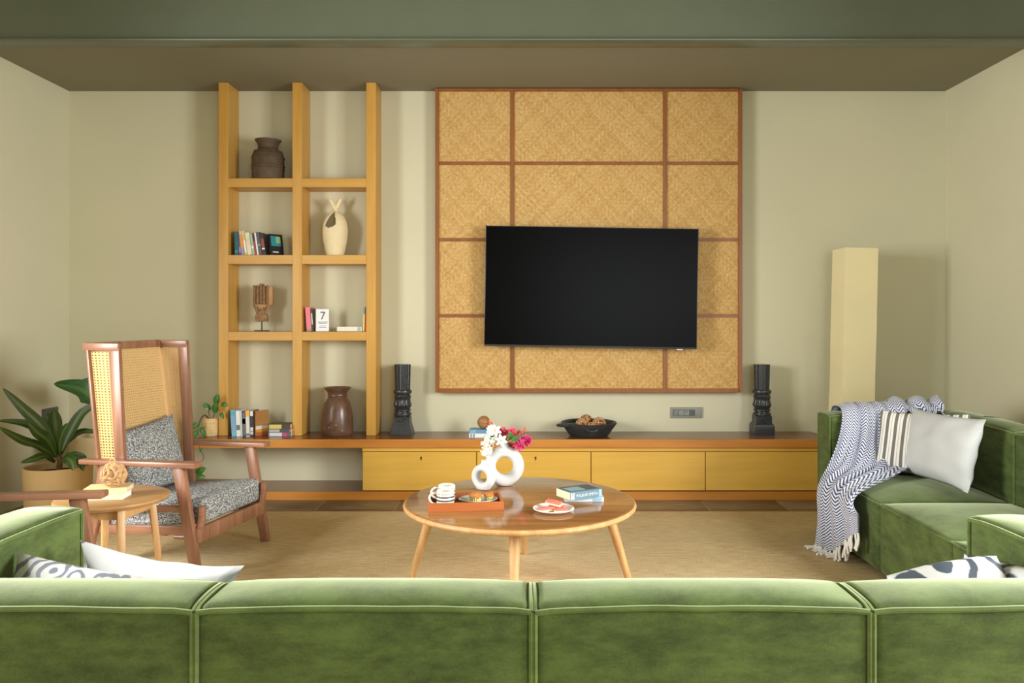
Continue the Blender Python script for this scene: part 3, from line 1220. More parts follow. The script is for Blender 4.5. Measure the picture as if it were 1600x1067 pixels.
b.surf(bunch, 40, 26, lambda u, v: (u * 0.45 + 0.31, v * 0.36))
tb2 = b.build('bunched_end', M['chevron'], tl, angle=180, recalc=False)
md = tb2.modifiers.new('thickness', 'SOLIDIFY')
md.thickness = 0.005
md.offset = 0
for k in range(26):
    u = (k + 0.5) / 26
    p = throw_fold(u, 1.0) - off
    L = 0.075 + 0.02 * random.random()
    pts = []
    dirx = Vector((random.uniform(-0.25, 0.05), random.uniform(-0.2, 0.2), 0))
    for i in range(6):
        t = i / 5
        q = p + Vector((0, 0, -L * t)) + dirx * (0.03 * t)
        if q.z < 0.018:
            over = 0.018 - q.z
            q = q + Vector((-over * 0.8, -over * 0.45 * math.sin(k * 1.7), over))
        q += Vector((math.sin(i + k), math.cos(i * 1.3 + k), 0)) * 0.003
        pts.append(q)
    b = B()
    b.tube(pts, lambda t: 0.0075 - 0.002 * abs(t - 0.6), 6)
    b.build('tassel', M['fringe'], tl)

# ------------------------------------------------------------------ coffee table and what stands on it
CTX, CTY, CTH, CTR = -0.018, 3.82, 0.435, 0.556
ct = thing('coffee_table', 'round brown wooden coffee table on splayed pale legs', 'table', (CTX, CTY, 0.012))
b = B()
b.lathe([(0, 0.390), (CTR - 0.03, 0.390), (CTR - 0.012, 0.394), (CTR - 0.002, 0.402), (CTR, 0.409), (CTR - 0.003, 0.415), (CTR - 0.008, 0.4195)], 96)
b.build('edge_band', M['table_leg'], ct)
b = B()
b.lathe([(CTR - 0.008, 0.4193), (CTR - 0.014, 0.4222), (CTR - 0.02, 0.423), (0, 0.423)], 96)
b.build('table_top', M['table_top'], ct)
for a in (0, 90, 180, 270):
    a = math.radians(a - 2.5)
    d = Vector((math.cos(a), math.sin(a), 0))
    b = B()
    b.tube([d * 0.415 + Vector((0, 0, 0.392)), d * 0.46 + Vector((0, 0, 0.25)), d * 0.535 + Vector((0, 0, 0.0))], lambda t: 0.027 - 0.012 * t, 20)
    b.build('leg', M['table_leg'], ct)
TZ = CTH

# tray
tr = thing('serving_tray', 'small reddish wooden tray with raised sides on the coffee table', 'tray', (-0.272, 3.688, TZ), (0, 0, math.radians(7)))
b = B()
b.box((0, 0, 0.004), (0.330, 0.200, 0.008))
b.build('tray_floor', M['tray_in'], tr, flat=True)
for (x, y, sx, sy) in ((0, -0.104, 0.342, 0.009), (0, 0.104, 0.342, 0.009)):
    b = B()
    b.box((x, y, 0.020), (sx, sy, 0.040), bevel=0.001, seg=1)
    b.build('tray_side', M['tray'], tr)
for x in (-0.1665, 0.1665):
    b = B()
    b.box((x, 0, 0.020), (0.009, 0.199, 0.040), bevel=0.001, seg=1)
    b.build('tray_side', M['tray'], tr)


def mug(label, x, y, rz):
    m = thing('striped_mug', label, 'mug', (x, y, TZ + 0.0085), (0, 0, rz), 'mugs on the tray')
    R = 0.040
    b = B()
    b.lathe([(0, 0), (R - 0.004, 0), (R, 0.004), (R, 0.076), (R - 0.002, 0.079), (R - 0.005, 0.076), (R - 0.005, 0.008), (0, 0.006)], 32)
    b.build('cup', M['mug_cream'], m)
    b = B()
    pts = [(-R + 0.004, 0, 0.064), (-R - 0.016, 0, 0.067), (-R - 0.030, 0, 0.056), (-R - 0.032, 0, 0.042), (-R - 0.022, 0, 0.024), (-R + 0.003, 0, 0.016)]
    b.tube(catmull(pts, 6), 0.0055, 8)
    b.build('handle', M['mug_cream'], m)
    for z in (0.036, 0.052):
        b = B()
        b.lathe([(R, z - 0.0032), (R + 0.0006, z - 0.0032), (R + 0.0006, z + 0.0032), (R, z + 0.0032)], 32)
        b.build('stripe', M['mug_band'], m)
    for z in (0.066,):
        b = B()
        b.lathe([(R, z - 0.0012), (R + 0.0006, z - 0.0012), (R + 0.0006, z + 0.0012), (R, z + 0.0012)], 32)
        b.build('stripe', M['plate_grey'], m)
    return m


mug('cream striped mug standing nearer on the tray', -0.357, 3.625, 0.25)
mug('cream striped mug standing behind another on the tray', -0.362, 3.742, 0.25)

sc = thing('saucer', 'pale grey saucer holding two muffins on the tray', 'saucer', (-0.212, 3.725, TZ + 0.0085))
b = B()
b.lathe([(0, 0), (0.045, 0), (0.075, 0.010), (0.092, 0.018), (0.091, 0.0205), (0.072, 0.013), (0.045, 0.004), (0, 0.004)], 40, sy=0.8)
b.build('dish', M['saucer'], sc)


def muffin(label, x, y, r, h):
    m = thing('muffin', label, 'muffin', (x, y, TZ + 0.0128))
    b = B()
    b.lathe([(0, 0), (r * 0.75, 0), (r, h * 0.62), (r * 0.9, h * 0.66), (0, h * 0.66)], 40, flute=lambda a, z: 1 + 0.05 * math.cos(a * 20))
    b.build('paper_case', M['muffin'], m)
    b = B()
    b.sphere((0, 0, h * 0.62), r * 1.04, 3, (1, 1, 0.55), 0.3)
    b.build('baked_top', M['muffin_top'], m)


muffin('larger muffin in a pale case on the saucer', -0.224, 3.702, 0.029, 0.050)
muffin('smaller muffin in a pale case on the saucer', -0.163, 3.735, 0.023, 0.044)

pt = thing('white_plate', 'small white plate of pink pastries at the front of the coffee table', 'plate', (0.1355, 3.578, TZ))
b = B()
b.lathe([(0, 0), (0.055, 0), (0.078, 0.009), (0.093, 0.017), (0.092, 0.020), (0.075, 0.0125), (0.055, 0.004), (0, 0.004)], 48)
b.build('dish', M['glaze_white'], pt)


def wedge(label, x, y, z, rz, tilt, L=0.075, w=0.032, h=0.018):
    t = thing('pastry_slice', label, 'pastry', (x, y, z), Euler((tilt[0], tilt[1], rz)).to_matrix(), 'pink pastry slices on the plate')
    b = B()
    b.box((0, 0, h * 0.25), (L, w, h * 0.5), bevel=0.003)
    b.build('filling', M['pastry_cream'], t)
    b = B()
    vs = b.box((0, 0, h * 0.72), (L, w * 1.04, h * 0.5), bevel=0.004)
    for v in b.bm.verts:
        v.co.z += 0.006 * math.cos(v.co.x / L * 3)
    b.build('icing', M['pastry'], t)


wedge('pink pastry slice at the left of the plate', 0.103, 3.568, TZ + 0.005, 0.45, (0, 0, 0))
wedge('pink pastry slice at the back of the plate', 0.150, 3.602, TZ + 0.005, -0.25, (0, 0, 0))
wedge('pink pastry slice lying on top of the others', 0.137, 3.592, TZ + 0.029, -0.5, (0.12, 0.10, 0))
wedge('pale pink pastry slice at the right front of the plate', 0.168, 3.552, TZ + 0.006, 0.12, (0, 0, 0), 0.062, 0.028, 0.014)


# ------------------------------------------------------------------ books
def book(label, base, t, h, w, col, rot=None, lean=0.0, yaw=0.0, pages='paper', bands=(), group=None, hard=False, name='book', text=None):
    """standing book: x thickness, spine faces the viewer (-y), z height; rot overrides lean and yaw
    bands: (z0, z1, colour) painted strips on the spine as fractions of the height"""
    R = rot if rot is not None else Matrix.Rotation(yaw, 3, 'Z') @ Matrix.Rotation(lean, 3, 'Y')
    o = thing(name, label, 'book', base, R, group)
    c = 0.0022 if hard else 0.0012
    b = B()
    b.box((-t / 2 + c / 2, w / 2, h / 2), (c, w, h))
    b.box((t / 2 - c / 2, w / 2, h / 2), (c, w, h))
    b.box((0, c / 2, h / 2), (t - 2 * c, c, h))
    b.build('cover', cover(*col), o, flat=True)
    b = B()
    b.box((0, w / 2 - 0.0005, h / 2), (t - 2 * c - 0.0004, w - 2 * c - 0.003, h - (0.008 if hard else 0.002)))
    b.build('pages', M[pages], o, flat=True)
    for (z0, z1, bc_) in bands:
        b = B()
        b.box((0, -0.0004, h * (z0 + z1) / 2), (t * 0.86 if z1 - z0 > 0.2 or True else t, 0.0012, h * (z1 - z0)))
        b.build('spine_print', cover(*bc_), o, flat=True)
    return o


def title(txt, size, mat, parent, loc, rot, name='lettering'):
    cu = bpy.data.curves.new('lettering', 'FONT')
    cu.body = txt
    cu.size = size
    cu.extrude = 0.0003
    cu.align_x = 'CENTER'
    cu.align_y = 'CENTER'
    tmp = bpy.data.objects.new('tmp_text', cu)
    COL.objects.link(tmp)
    bpy.context.view_layer.update()
    me = bpy.data.meshes.new_from_object(tmp.evaluated_get(bpy.context.evaluated_depsgraph_get()))
    bpy.data.objects.remove(tmp, do_unlink=True)
    me.materials.clear()
    me.materials.append(mat)
    return link(name, me, parent, loc, rot)


# flat book: spine towards the viewer, height along x, thickness along z
def flat_rot(yaw):
    return Matrix.Rotation(yaw, 3, 'Z') @ Matrix.Rotation(PI / 2, 3, 'Y')


# on the coffee table
t1, t2 = 0.020, 0.038
book('white and pale blue paperback lying under another on the coffee table', (0.197, 3.775, TZ + t1 / 2), t1, 0.185, 0.125, (214, 226, 236), flat_rot(math.radians(1)), bands=((0.72, 0.95, (150, 190, 214)), (0.05, 0.25, (236, 220, 232))), pages='paper_white', group='books on the coffee table')
bk = book('thick grey-blue paperback lying on top on the coffee table', (0.218, 3.70, TZ + t1 + t2 / 2 + 0.0005), t2, 0.180, 0.125, (104, 134, 148), flat_rot(math.radians(30)), bands=((0.02, 0.12, (226, 232, 236)), (0.06, 0.085, (206, 120, 150)), (0.90, 0.99, (150, 196, 220))), group='books on the coffee table')
title('WILBUR SMITH', 0.0185, M['white_mark'], bk, (0.0, -0.0014, 0.092), Matrix.Rotation(-PI / 2, 3, 'Y') @ Matrix.Rotation(PI / 2, 3, 'X'))
b = B()
b.box((-t2 / 2 - 0.0004, 0.066, 0.09), (0.0008, 0.10, 0.165))
b.build('cover_picture', cover(86, 92, 92), bk, flat=True)
b = B()
b.box((-t2 / 2 - 0.0010, 0.060, 0.060), (0.0008, 0.07, 0.085))
b.build('cover_picture', cover(134, 168, 172), bk, flat=True)

# second shelf, left bay: row of paperbacks
z = SHELF_Z[1] + 0.001
y0 = 5.895
row = [  # px left at base, width px, height px, colour, lean deg, bands, label
    (366.5, 6.2, 36.5, (16, 92, 100), -1.0, ((0.1, 0.2, (50, 130, 140)),), 'teal book first in the row on the bookcase'),
    (373.2, 3.6, 36.0, (104, 80, 122), -4.0, ((0.1, 0.35, (168, 120, 160)),), 'purple book beside the teal one on the bookcase'),
    (377.2, 4.6, 38.0, (226, 150, 66), -7.0, ((0.02, 0.3, (132, 150, 196)), (0.85, 0.98, (210, 190, 190))), 'orange book with a blue foot on the bookcase'),
    (382.4, 4.2, 38.0, (206, 198, 138), -8.0, ((0.1, 0.6, (236, 230, 214)),), 'yellow-green and cream book on the bookcase'),
    (387.2, 6.8, 35.0, (226, 214, 180), -8.0, ((0.45, 0.7, (236, 196, 170)),), 'thick cream book in the middle of the upper row'),
    (394.6, 3.6, 33.5, (148, 194, 166), -8.0, ((0.3, 0.42, (236, 240, 236)),), 'mint green book in the upper row'),
    (398.6, 2.4, 34.5, (176, 60, 62), -8.0, ((0.6, 0.95, (54, 46, 52)),), 'thin red book in the upper row'),
    (401.4, 2.6, 34.5, (232, 232, 226), -8.0, (), 'thin white book in the upper row'),
    (404.6, 5.0, 36.0, (88, 82, 86), -8.5, ((0.40, 0.47, (140, 160, 180)),), 'dark grey book in the upper row'),
    (410.4, 5.4, 34.0, (40, 36, 36), -8.0, ((0.35, 0.75, (142, 62, 44)), (0.25, 0.32, (230, 230, 230))), 'black book with a rust band in the upper row'),
]
sca = 5.90 / FPX
for (x, wpx, hpx, col, ln, bands, lab) in row:
    X = (x + wpx / 2 - VX) * sca
    t = wpx * sca * 0.95
    L = math.radians(ln)
    zz_ = z + abs(math.sin(L)) * t / 2
    book(lab, (X, y0 + random.uniform(0, 0.012), zz_), t, hpx * sca * 1.0, 0.125, col, None, L, 0.0, bands=bands, group='paperbacks on the upper shelf')
bk = book('black book with a teal cover picture at the end of the upper row', ((421.5 - VX) * sca, y0 + 0.012, z + 0.002), 0.016, 0.158, 0.115, (34, 34, 42), None, math.radians(-8), math.radians(-38), group='paperbacks on the upper shelf')
b = B()
b.box((0.0085, 0.055, 0.105), (0.001, 0.085, 0.075))
b.build('cover_picture', cover(46, 140, 146), bk, flat=True)
b = B()
b.box((0.0090, 0.075, 0.115), (0.001, 0.035, 0.05))
b.build('cover_picture', cover(150, 186, 128), bk, flat=True)
b = B()
b.box((0.0085, 0.045, 0.022), (0.001, 0.05, 0.008))
b.build('cover_lettering', cover(226, 226, 226), bk, flat=True)

# third shelf, right bay
z = SHELF_Z[2] + 0.001
book('pink and coral book leaning at the left of the third shelf', ((483.8 - VX) * sca, 5.89, z + 0.002), 0.036, 0.178, 0.12, (232, 120, 128), None, math.radians(-4), bands=((0.02, 0.1, (110, 160, 110)),), group='books on the third shelf')
book('thin black booklet beside the pink book', ((489.6 - VX) * sca, 5.885, z + 0.001), 0.010, 0.168, 0.12, (60, 62, 60), None, math.radians(-4), bands=((0.3, 0.8, (200, 204, 196)),), group='books on the third shelf')
bk = book('white booklet with a black figure 7 on the third shelf', ((494.5 - VX) * sca, 5.883, z + 0.001), 0.012, 0.165, 0.098, (232, 230, 226), None, 0.0, math.radians(-56), group='books on the third shelf')
title('7', 0.085, cover(50, 50, 54), bk, (0.0066, 0.050, 0.112), Matrix.Rotation(PI / 2, 3, 'Z') @ Matrix.Rotation(PI / 2, 3, 'X'), 'numeral')
for k, (dz, ww, m) in enumerate(((0.068, 0.075, (120, 122, 126)), (0.058, 0.06, (140, 142, 150)), (0.040, 0.05, (170, 172, 196)), (0.028, 0.055, (150, 150, 170)))):
    b = B()
    b.box((0.0066, 0.05, dz), (0.001, ww, 0.005))
    b.build('cover_lettering', cover(*m), bk, flat=True)
book('white book lying flat on the third shelf', ((526.5 - VX) * sca, 5.90, z + 0.0175), 0.033, 0.186, 0.125, (226, 222, 206), flat_rot(0), bands=((0.82, 0.95, (170, 172, 170)),), pages='paper_white', group='books on the third shelf')
book('grey-blue and yellow book standing at the right of the third shelf', ((568.4 - VX) * sca, 5.89, z + 0.001), 0.013, 0.182, 0.12, (206, 196, 110), None, math.radians(2), bands=((0.70, 0.99, (110, 140, 150)),), group='books on the third shelf')
book('thin orange-red book against the right upright of the third shelf', ((571.6 - VX) * sca, 5.89, z + 0.001), 0.012, 0.178, 0.12, (200, 76, 34), None, math.radians(2), bands=((0.72, 0.99, (56, 84, 60)),), group='books on the third shelf')

# on the worktop, left bay
z = 0.4375
sc2 = 5.845 / FPX
row = [
    (363.0, 7.6, 41.0, (128, 172, 206), -3.5, ((0.0, 0.16, (120, 190, 206)), (0.78, 0.98, (96, 170, 190))), 'light blue book first on the worktop'),
    (370.6, 6.6, 40.0, (234, 232, 226), -2.5, ((0.25, 0.45, (110, 116, 120)),), 'white book with grey print on the worktop'),
    (377.4, 2.6, 40.0, (206, 210, 210), -2.5, (), 'thin pale grey book on the worktop'),
    (380.4, 5.0, 39.5, (70, 70, 70), -2.0, ((0.05, 0.95, (110, 112, 110)), (0.5, 0.7, (210, 210, 206))), 'dark grey book with pale lettering on the worktop'),
    (385.6, 6.0, 40.0, (222, 218, 210), -2.0, ((0.78, 0.99, (246, 172, 60)), (0.03, 0.12, (110, 110, 116))), 'white book with an orange head on the worktop'),
    (391.8, 5.4, 40.0, (62, 58, 60), -1.0, ((0.80, 0.99, (226, 226, 226)), (0.22, 0.36, (214, 214, 214)), (0.08, 0.2, (206, 206, 206))), 'black book with a white disc on the worktop'),
]
for (x, wpx, hpx, col, ln, bands, lab) in row:
    X = (x + wpx / 2 - VX) * sc2
    t = wpx * sc2 * 0.95
    L = math.radians(ln)
    book(lab, (X, 5.832, z + abs(math.sin(L)) * t / 2), t, hpx * sc2, 0.125, col, None, L, 0, bands=bands, group='books standing on the worktop')
bk = book('brown book turned to show its cover on the worktop', ((398.4 - VX) * sc2, 5.846, z + 0.001), 0.014, 0.185, 0.115, (168, 120, 66), None, 0.0, math.radians(-35), group='books standing on the worktop')
for (zz0, hh_, cc) in ((0.060, 0.026, (226, 216, 206)), (0.036, 0.014, (222, 150, 40)), (0.014, 0.010, (206, 80, 44))):
    b = B()
    b.box((0.0075, 0.0575, zz0), (0.001, 0.112, hh_))
    b.build('cover_print', cover(*cc), bk, flat=True)
zs = z
for (t, L, col, bands, lab, yw) in (
        (0.030, 0.167, (96, 94, 96), ((0.06, 0.62, (206, 206, 206)), (0.66, 0.82, (206, 70, 110))), 'grey book with a pink mark at the bottom of the flat pile', 0.0),
        (0.024, 0.169, (84, 76, 92), ((0.05, 0.5, (176, 170, 160)), (0.94, 1.0, (206, 120, 110))), 'purple-grey book in the middle of the flat pile', 0.0),
        (0.034, 0.164, (74, 68, 48), ((0.05, 0.6, (206, 190, 96)),), 'olive book with yellow lettering on top of the flat pile', 0.0)):
    book(lab, ((419.5 - VX) * sc2, 5.835, zs + t / 2), t, L, 0.125, col, flat_rot(yw), bands=bands, group='books piled flat on the worktop')
    zs += t + 0.0005

# small pile behind the bouquet
z = 0.4375
book('white book under the blue one on the worktop', ((733 - VX) * 5.78 / FPX, 5.775, z + 0.015), 0.029, 0.165, 0.12, (236, 234, 230), flat_rot(0.02), bands=((0.2, 0.24, (60, 60, 60)), (0.05, 0.15, (150, 170, 190))), group='two books under the ball')
book('blue book lying under the brown ball on the worktop', ((733 - VX) * 5.78 / FPX, 5.78, z + 0.030 + 0.014), 0.027, 0.165, 0.12, (104, 152, 186), flat_rot(-0.04), bands=((0.05, 0.3, (130, 176, 206)),), group='two books under the ball')
bl = thing('decorative_ball', 'brown turned wooden ball resting on the blue book', 'ball', ((756 - VX) * 5.83 / FPX, 5.83, z + 0.0585))
b = B()
b.sphere((0, 0, 0.047), 0.047, 4)
b.build('sphere', M['ball_wood'], bl)
b = B()
for a in (0.2, 1.3, 2.2):
    R = Matrix.Rotation(a, 3, 'Z') @ Matrix.Rotation(a * 2 + 0.6, 3, 'X')
    b.tube([R @ Vector((0.0468 * math.cos(k * PI / 16), 0.0468 * math.sin(k * PI / 16), 0)) + Vector((0, 0, 0.047)) for k in range(32)], 0.0012, 5, closed=True)
b.build('groove', M['rattan_dark'], bl)

# ------------------------------------------------------------------ pots and carvings on the bookcase
def pot_thing(name, label, cat, x, y, z, prof, mat, seg=48, bands=(), flute=None):
    o = thing(name, label, cat, (x, y, z))
    b = B()
    b.lathe(prof, seg, flute=flute)
    b.build('body', mat, o)
    for (r, zz1, rr) in bands:
        b = B()
        b.tube([(r * math.cos(k * PI / 24), r * math.sin(k * PI / 24), zz1) for k in range(48)], rr, 6, closed=True)
        b.build('ring', mat, o)
    return o


sx_ = 5.97 / FPX
pj = pot_thing('clay_jar', 'dark brown ribbed clay jar on the top shelf', 'jar', (418.5 - VX) * sx_, 5.975, SHELF_Z[0] + 0.001,
               [(0, 0), (0.113, 0), (0.117, 0.01), (0.118, 0.10), (0.117, 0.17), (0.112, 0.195), (0.098, 0.215), (0.080, 0.226), (0.073, 0.238), (0.073, 0.262), (0.080, 0.280), (0.094, 0.294), (0.096, 0.302), (0.088, 0.300), (0.070, 0.28), (0.062, 0.25), (0.062, 0.22), (0, 0.20)],
               M['brown_clay'], bands=((0.1165, 0.165, 0.006), (0.1175, 0.105, 0.006), (0.1178, 0.085, 0.005), (0.100, 0.212, 0.005)))
bj = pot_thing('glazed_jar', 'glazed brown jar with a flared rim at the foot of the bookcase', 'jar', (527 - VX) * 5.93 / FPX, 5.935, 0.4375,
               [(0, 0), (0.104, 0), (0.112, 0.012), (0.116, 0.05), (0.114, 0.12), (0.106, 0.19), (0.092, 0.24), (0.076, 0.268), (0.068, 0.278), (0.068, 0.286), (0.071, 0.292), (0.068, 0.300), (0.069, 0.312), (0.080, 0.326), (0.100, 0.348), (0.102, 0.354), (0.095, 0.353), (0.075, 0.330), (0.060, 0.31), (0.060, 0.28), (0, 0.26)],
               M['brown_glaze'], bands=((0.0715, 0.290, 0.004), (0.0715, 0.308, 0.004)))
b = B()
for k in range(2):
    b.tube([(0.03 * math.cos(a * PI / 12) * (1 if k else 0.7) - 0.01, -0.114, 0.075 + 0.035 * math.sin(a * PI / 12) * (1 if k else 0.7)) for a in range(24)], 0.003, 5, closed=True)
b.build('relief', M['brown_glaze'], bj)

# cream vase with a teardrop opening and two horns
cv = thing('horned_vase', 'cream clay vase with a teardrop opening and two crossed horns', 'vase', ((523.5 - VX) * sx_, 5.975, SHELF_Z[1] + 0.001))
b = B()
profv = [(0.064, 0.0), (0.069, 0.02), (0.082, 0.08), (0.091, 0.13), (0.0945, 0.18), (0.092, 0.22), (0.083, 0.26), (0.066, 0.295), (0.045, 0.32), (0.024, 0.338), (0.012, 0.348)]


def rv(zv):
    for (r0, z0), (r1, z1) in zip(profv[:-1], profv[1:]):
        if z0 <= zv <= z1:
            return r0 + (r1 - r0) * (zv - z0) / (z1 - z0)
    return profv[-1][0]


NZ, NA = 60, 80
ring = [[None] * NA for _ in range(NZ + 1)]
for i in range(NZ + 1):
    zv = 0.348 * i / NZ
    for j in range(NA):
        a = 2 * PI * j / NA
        ring[i][j] = b.bm.verts.new((rv(zv) * math.cos(a), rv(zv) * math.sin(a) * 0.85, zv))
for i in range(NZ):
    zv = 0.348 * (i + 0.5) / NZ
    for j in range(NA):
        a = 2 * PI * (j + 0.5) / NA
        x = rv(zv) * math.cos(a)
        front_ = math.sin(a) < 0
        # teardrop: rounded at the bottom, pointed at the top, leaning right as it rises
        tt = (zv - 0.205) / (0.335 - 0.205)
        inside = False
        if front_ and 0 <= tt <= 1:
            cx_ = -0.030 + 0.030 * tt
            hw = 0.052 * (1 - tt) ** 0.75 * min(1, (tt / 0.16)) ** 0.5
            inside = abs(x - cx_) < hw
        if not inside:
            j2 = (j + 1) % NA
            b.bm.faces.new((ring[i][j], ring[i][j2], ring[i + 1][j2], ring[i + 1][j]))
b.bm.faces.new(ring[0][::-1])
for v in [v for v in b.bm.verts if not v.link_faces]:
    b.bm.verts.remove(v)
vo = b.build('body', M['cream_clay'], cv)
md = vo.modifiers.new('thickness', 'SOLIDIFY')
md.thickness = 0.008
md.offset = -1
for pts in ([(0.018, -0.004, 0.318), (0.002, -0.004, 0.352), (-0.016, -0.004, 0.385), (-0.030, -0.004, 0.412), (-0.036, -0.004, 0.422)],
            [(-0.016, 0.004, 0.316), (0.006, 0.004, 0.352), (0.024, 0.004, 0.390), (0.036, 0.004, 0.418), (0.041, 0.004, 0.428)]):
    b = B()
    b.tube(catmull(pts, 5), lambda t: 0.017 - 0.004 * abs(t - 0.5) - (0.006 if t > 0.96 else 0), 14)
    b.build('horn', M['cream_clay'], cv)

# carved block on an iron stand
cbk = thing('carved_block', 'weathered carved wooden block mounted on an iron stand', 'carving', ((409.5 - VX) * sx_, 5.965, SHELF_Z[2] + 0.001), (0, 0, math.radians(12)))
b = B()
b.box((0, 0, 0.004), (0.105, 0.06, 0.007))
b.tube([(0, 0, 0.006), (0, 0, 0.075)], 0.005, 8)
b.build('stand', M['iron'], cbk)
b = B()
ms = 0.00481
for (x0, z0, w0, w1, zt) in ((0, 0.070, 0.080, 0.088, 0.085),):
    b.box((0, 0, 0.098), (0.088, 0.075, 0.052), bevel=0.006)
b.box((0, 0, 0.128), (0.078, 0.07, 0.014), bevel=0.004)
b.build('collar', M['carved_wood'], cbk)
b = B()
b.lathe([(0, 0.13), (0.040, 0.13), (0.048, 0.16), (0.062, 0.19), (0.066, 0.20), (0, 0.20)], 24, sy=0.8)
b.box((0.012, 0.012, 0.268), (0.135, 0.08, 0.142), bevel=0.006)
b.build('core', M['carved_side'], cbk)
b = B()
for k in range(5):
    xx = -0.050 + k * 0.023
    pts = [(xx * 0.55, -0.032, 0.135), (xx * 0.75, -0.036, 0.17), (xx, -0.034, 0.205), (xx, -0.034, 0.27), (xx, -0.034, 0.342)]
    P_ = catmull(pts, 8)
    b.tube(P_, 0.0085, 8)
    for q in P_[6::2]:
        b.sphere(q + Vector((0, -0.006, 0)), 0.0058, 1)
b.build('carved_ridges', M['carved_wood'], cbk)
b = B()
b.lathe([(0, 0.336), (0.018, 0.336), (0.018, 0.356), (0, 0.358)], 14)
b.build('knob', M['carved_wood'], cbk)


# ------------------------------------------------------------------ black carved posts
def carved_post(label, x, y, style):
    o = thing('carved_post', label, 'carved post', (x, y, 0.4375), group='black carved posts on the worktop')
    H = 0.522
    b = B()
    if style == 0:
        n = 4
        r = [(0.080, 0.0), (0.078, 0.02), (0.066, 0.06), (0.060, 0.095), (0.058, 0.13)]
    else:
        r = [(0.074, 0.0), (0.074, 0.055), (0.070, 0.075), (0.058, 0.09), (0.058, 0.14)]
    lv = []
    for (h_, z_) in r:
        lv.append([b.bm.verts.new((sx1 * h_, sy1 * h_, z_)) for sx1, sy1 in ((-1, -1), (1, -1), (1, 1), (-1, 1))])
    for A_, C_ in zip(lv[:-1], lv[1:]):
        for i in range(4):
            b.bm.faces.new((A_[i], A_[(i + 1) % 4], C_[(i + 1) % 4], C_[i]))
    b.bm.faces.new(lv[0][::-1])
    b.bm.faces.new(lv[-1])
    b.build('base', M['black_wood'], o, angle=20)
    b = B()
    b.lathe([(0, 0.12), (0.052, 0.12), (0.054, 0.138), (0.066, 0.142), (0.068, 0.150), (0.066, 0.158), (0.056, 0.162), (0.054, 0.17), (0.062, 0.176), (0.062, 0.186), (0.054, 0.192),
             (0.060, 0.205), (0.066, 0.218), (0.060, 0.236), (0.056, 0.256), (0.058, 0.27), (0.064, 0.280), (0.058, 0.292), (0.056, 0.298), (0.066, 0.306), (0.069, 0.318), (0.066, 0.330), (0.054, 0.336), (0, 0.336)], 48,
            flute=lambda a, zq: 1 + (0.05 * math.cos(a * 16) if 0.195 < zq < 0.276 else 0))
    b.build('turned_bands', M['black_wood'], o)
    b = B()
    fl_ = (lambda a, zq: 1 + 0.06 * math.cos(a * 14)) if style == 0 else (lambda a, zq: 1 + 0.045 * math.cos(a * 9 + 0.5))
    b.lathe([(0, 0.33), (0.053, 0.33), (0.056, 0.43), (0.058, H), (0.050, H + 0.001), (0, H)], 84, flute=fl_)
    b.build('fluted_shaft', M['black_wood'], o, angle=60)
    b = B()
    for k in range(6):
        b.sphere((0.012 + 0.010 * math.sin(k * 1.9), -0.062 + (0.004 if style else 0), 0.075 + 0.011 * k), 0.006, 1)
    for k in range(4):
        b.sphere((-0.025 + 0.006 * k, -0.063, 0.10 + 0.004 * (k % 2)), 0.004, 1)
    b.build('carved_relief', M['black_wood'], o)
    return o


carved_post('black carved wooden post beside the bookcase', (629 - VX) * 5.965 / FPX, 5.965, 0)
carved_post('black carved wooden post at the right of the woven panel', (1190.5 - VX) * 5.965 / FPX, 5.965, 1)

# bowl of rattan balls
bw = thing('wooden_bowl', 'shallow black bowl with a side handle on the worktop', 'bowl', ((920 - VX) * 5.875 / FPX, 5.88, 0.4375))
b = B()
b.lathe([(0, 0), (0.135, 0), (0.150, 0.012), (0.178, 0.055), (0.203, 0.088), (0.207, 0.098), (0.200, 0.104), (0.188, 0.100), (0.168, 0.062), (0.140, 0.024), (0, 0.018)], 56)
b.build('bowl', M['black_bowl'], bw)
b = B()
b.lathe([(0, 0.078), (0.060, 0.080), (0.072, 0.090), (0.060, 0.101), (0, 0.103)], 28, c=(-0.165, -0.10, 0), sx=1.15, sy=0.55)
b.build('handle', M['black_bowl'], bw)
b = B()
b.tube([(0.01 + 0.05 * math.sin(k / 10 * 2 - 1), -0.192 + 0.004 * math.cos(k), 0.072 - 0.016 * math.cos(k / 10 * PI - PI / 2)) for k in range(11)], 0.007, 6)
b.build('spout_ridge', M['black_bowl'], bw)


def rattan_ball(label, x, y, z, r, grp, mat='rattan'):
    o = thing('rattan_ball', label, 'ball', (x, y, z - r), group=grp)
    b = B()
    b.sphere((0, 0, r), r * 0.93, 3)
    b.build('core', M['rattan_dark'], o)
    b = B()
    rnd = random.Random(int(x * 1000))
    for k in range(11):
        R = Euler((rnd.uniform(0, PI), rnd.uniform(0, PI), rnd.uniform(0, PI))).to_matrix()
        b.tube([R @ Vector((r * 0.94 * math.cos(q * PI / 12), r * 0.94 * math.sin(q * PI / 12), 0)) + Vector((0, 0, r)) for q in range(24)], r * 0.10, 5, closed=True)
    b.build('strands', M[mat], o)
    return o


bx = (920 - VX) * 5.875 / FPX
rattan_ball('woven rattan ball at the left in the black bowl', bx - 0.055, 5.85, 0.4375 + 0.085, 0.045, 'rattan balls in the bowl')
rattan_ball('woven rattan ball at the right in the black bowl', bx + 0.075, 5.86, 0.4375 + 0.090, 0.049, 'rattan balls in the bowl')
rattan_ball('woven rattan ball between the others in the black bowl', bx + 0.018, 5.815, 0.4375 + 0.074, 0.036, 'rattan balls in the bowl')
rattan_ball('woven rattan ball at the back of the black bowl', bx - 0.015, 5.93, 0.4375 + 0.103, 0.047, 'rattan balls in the bowl')


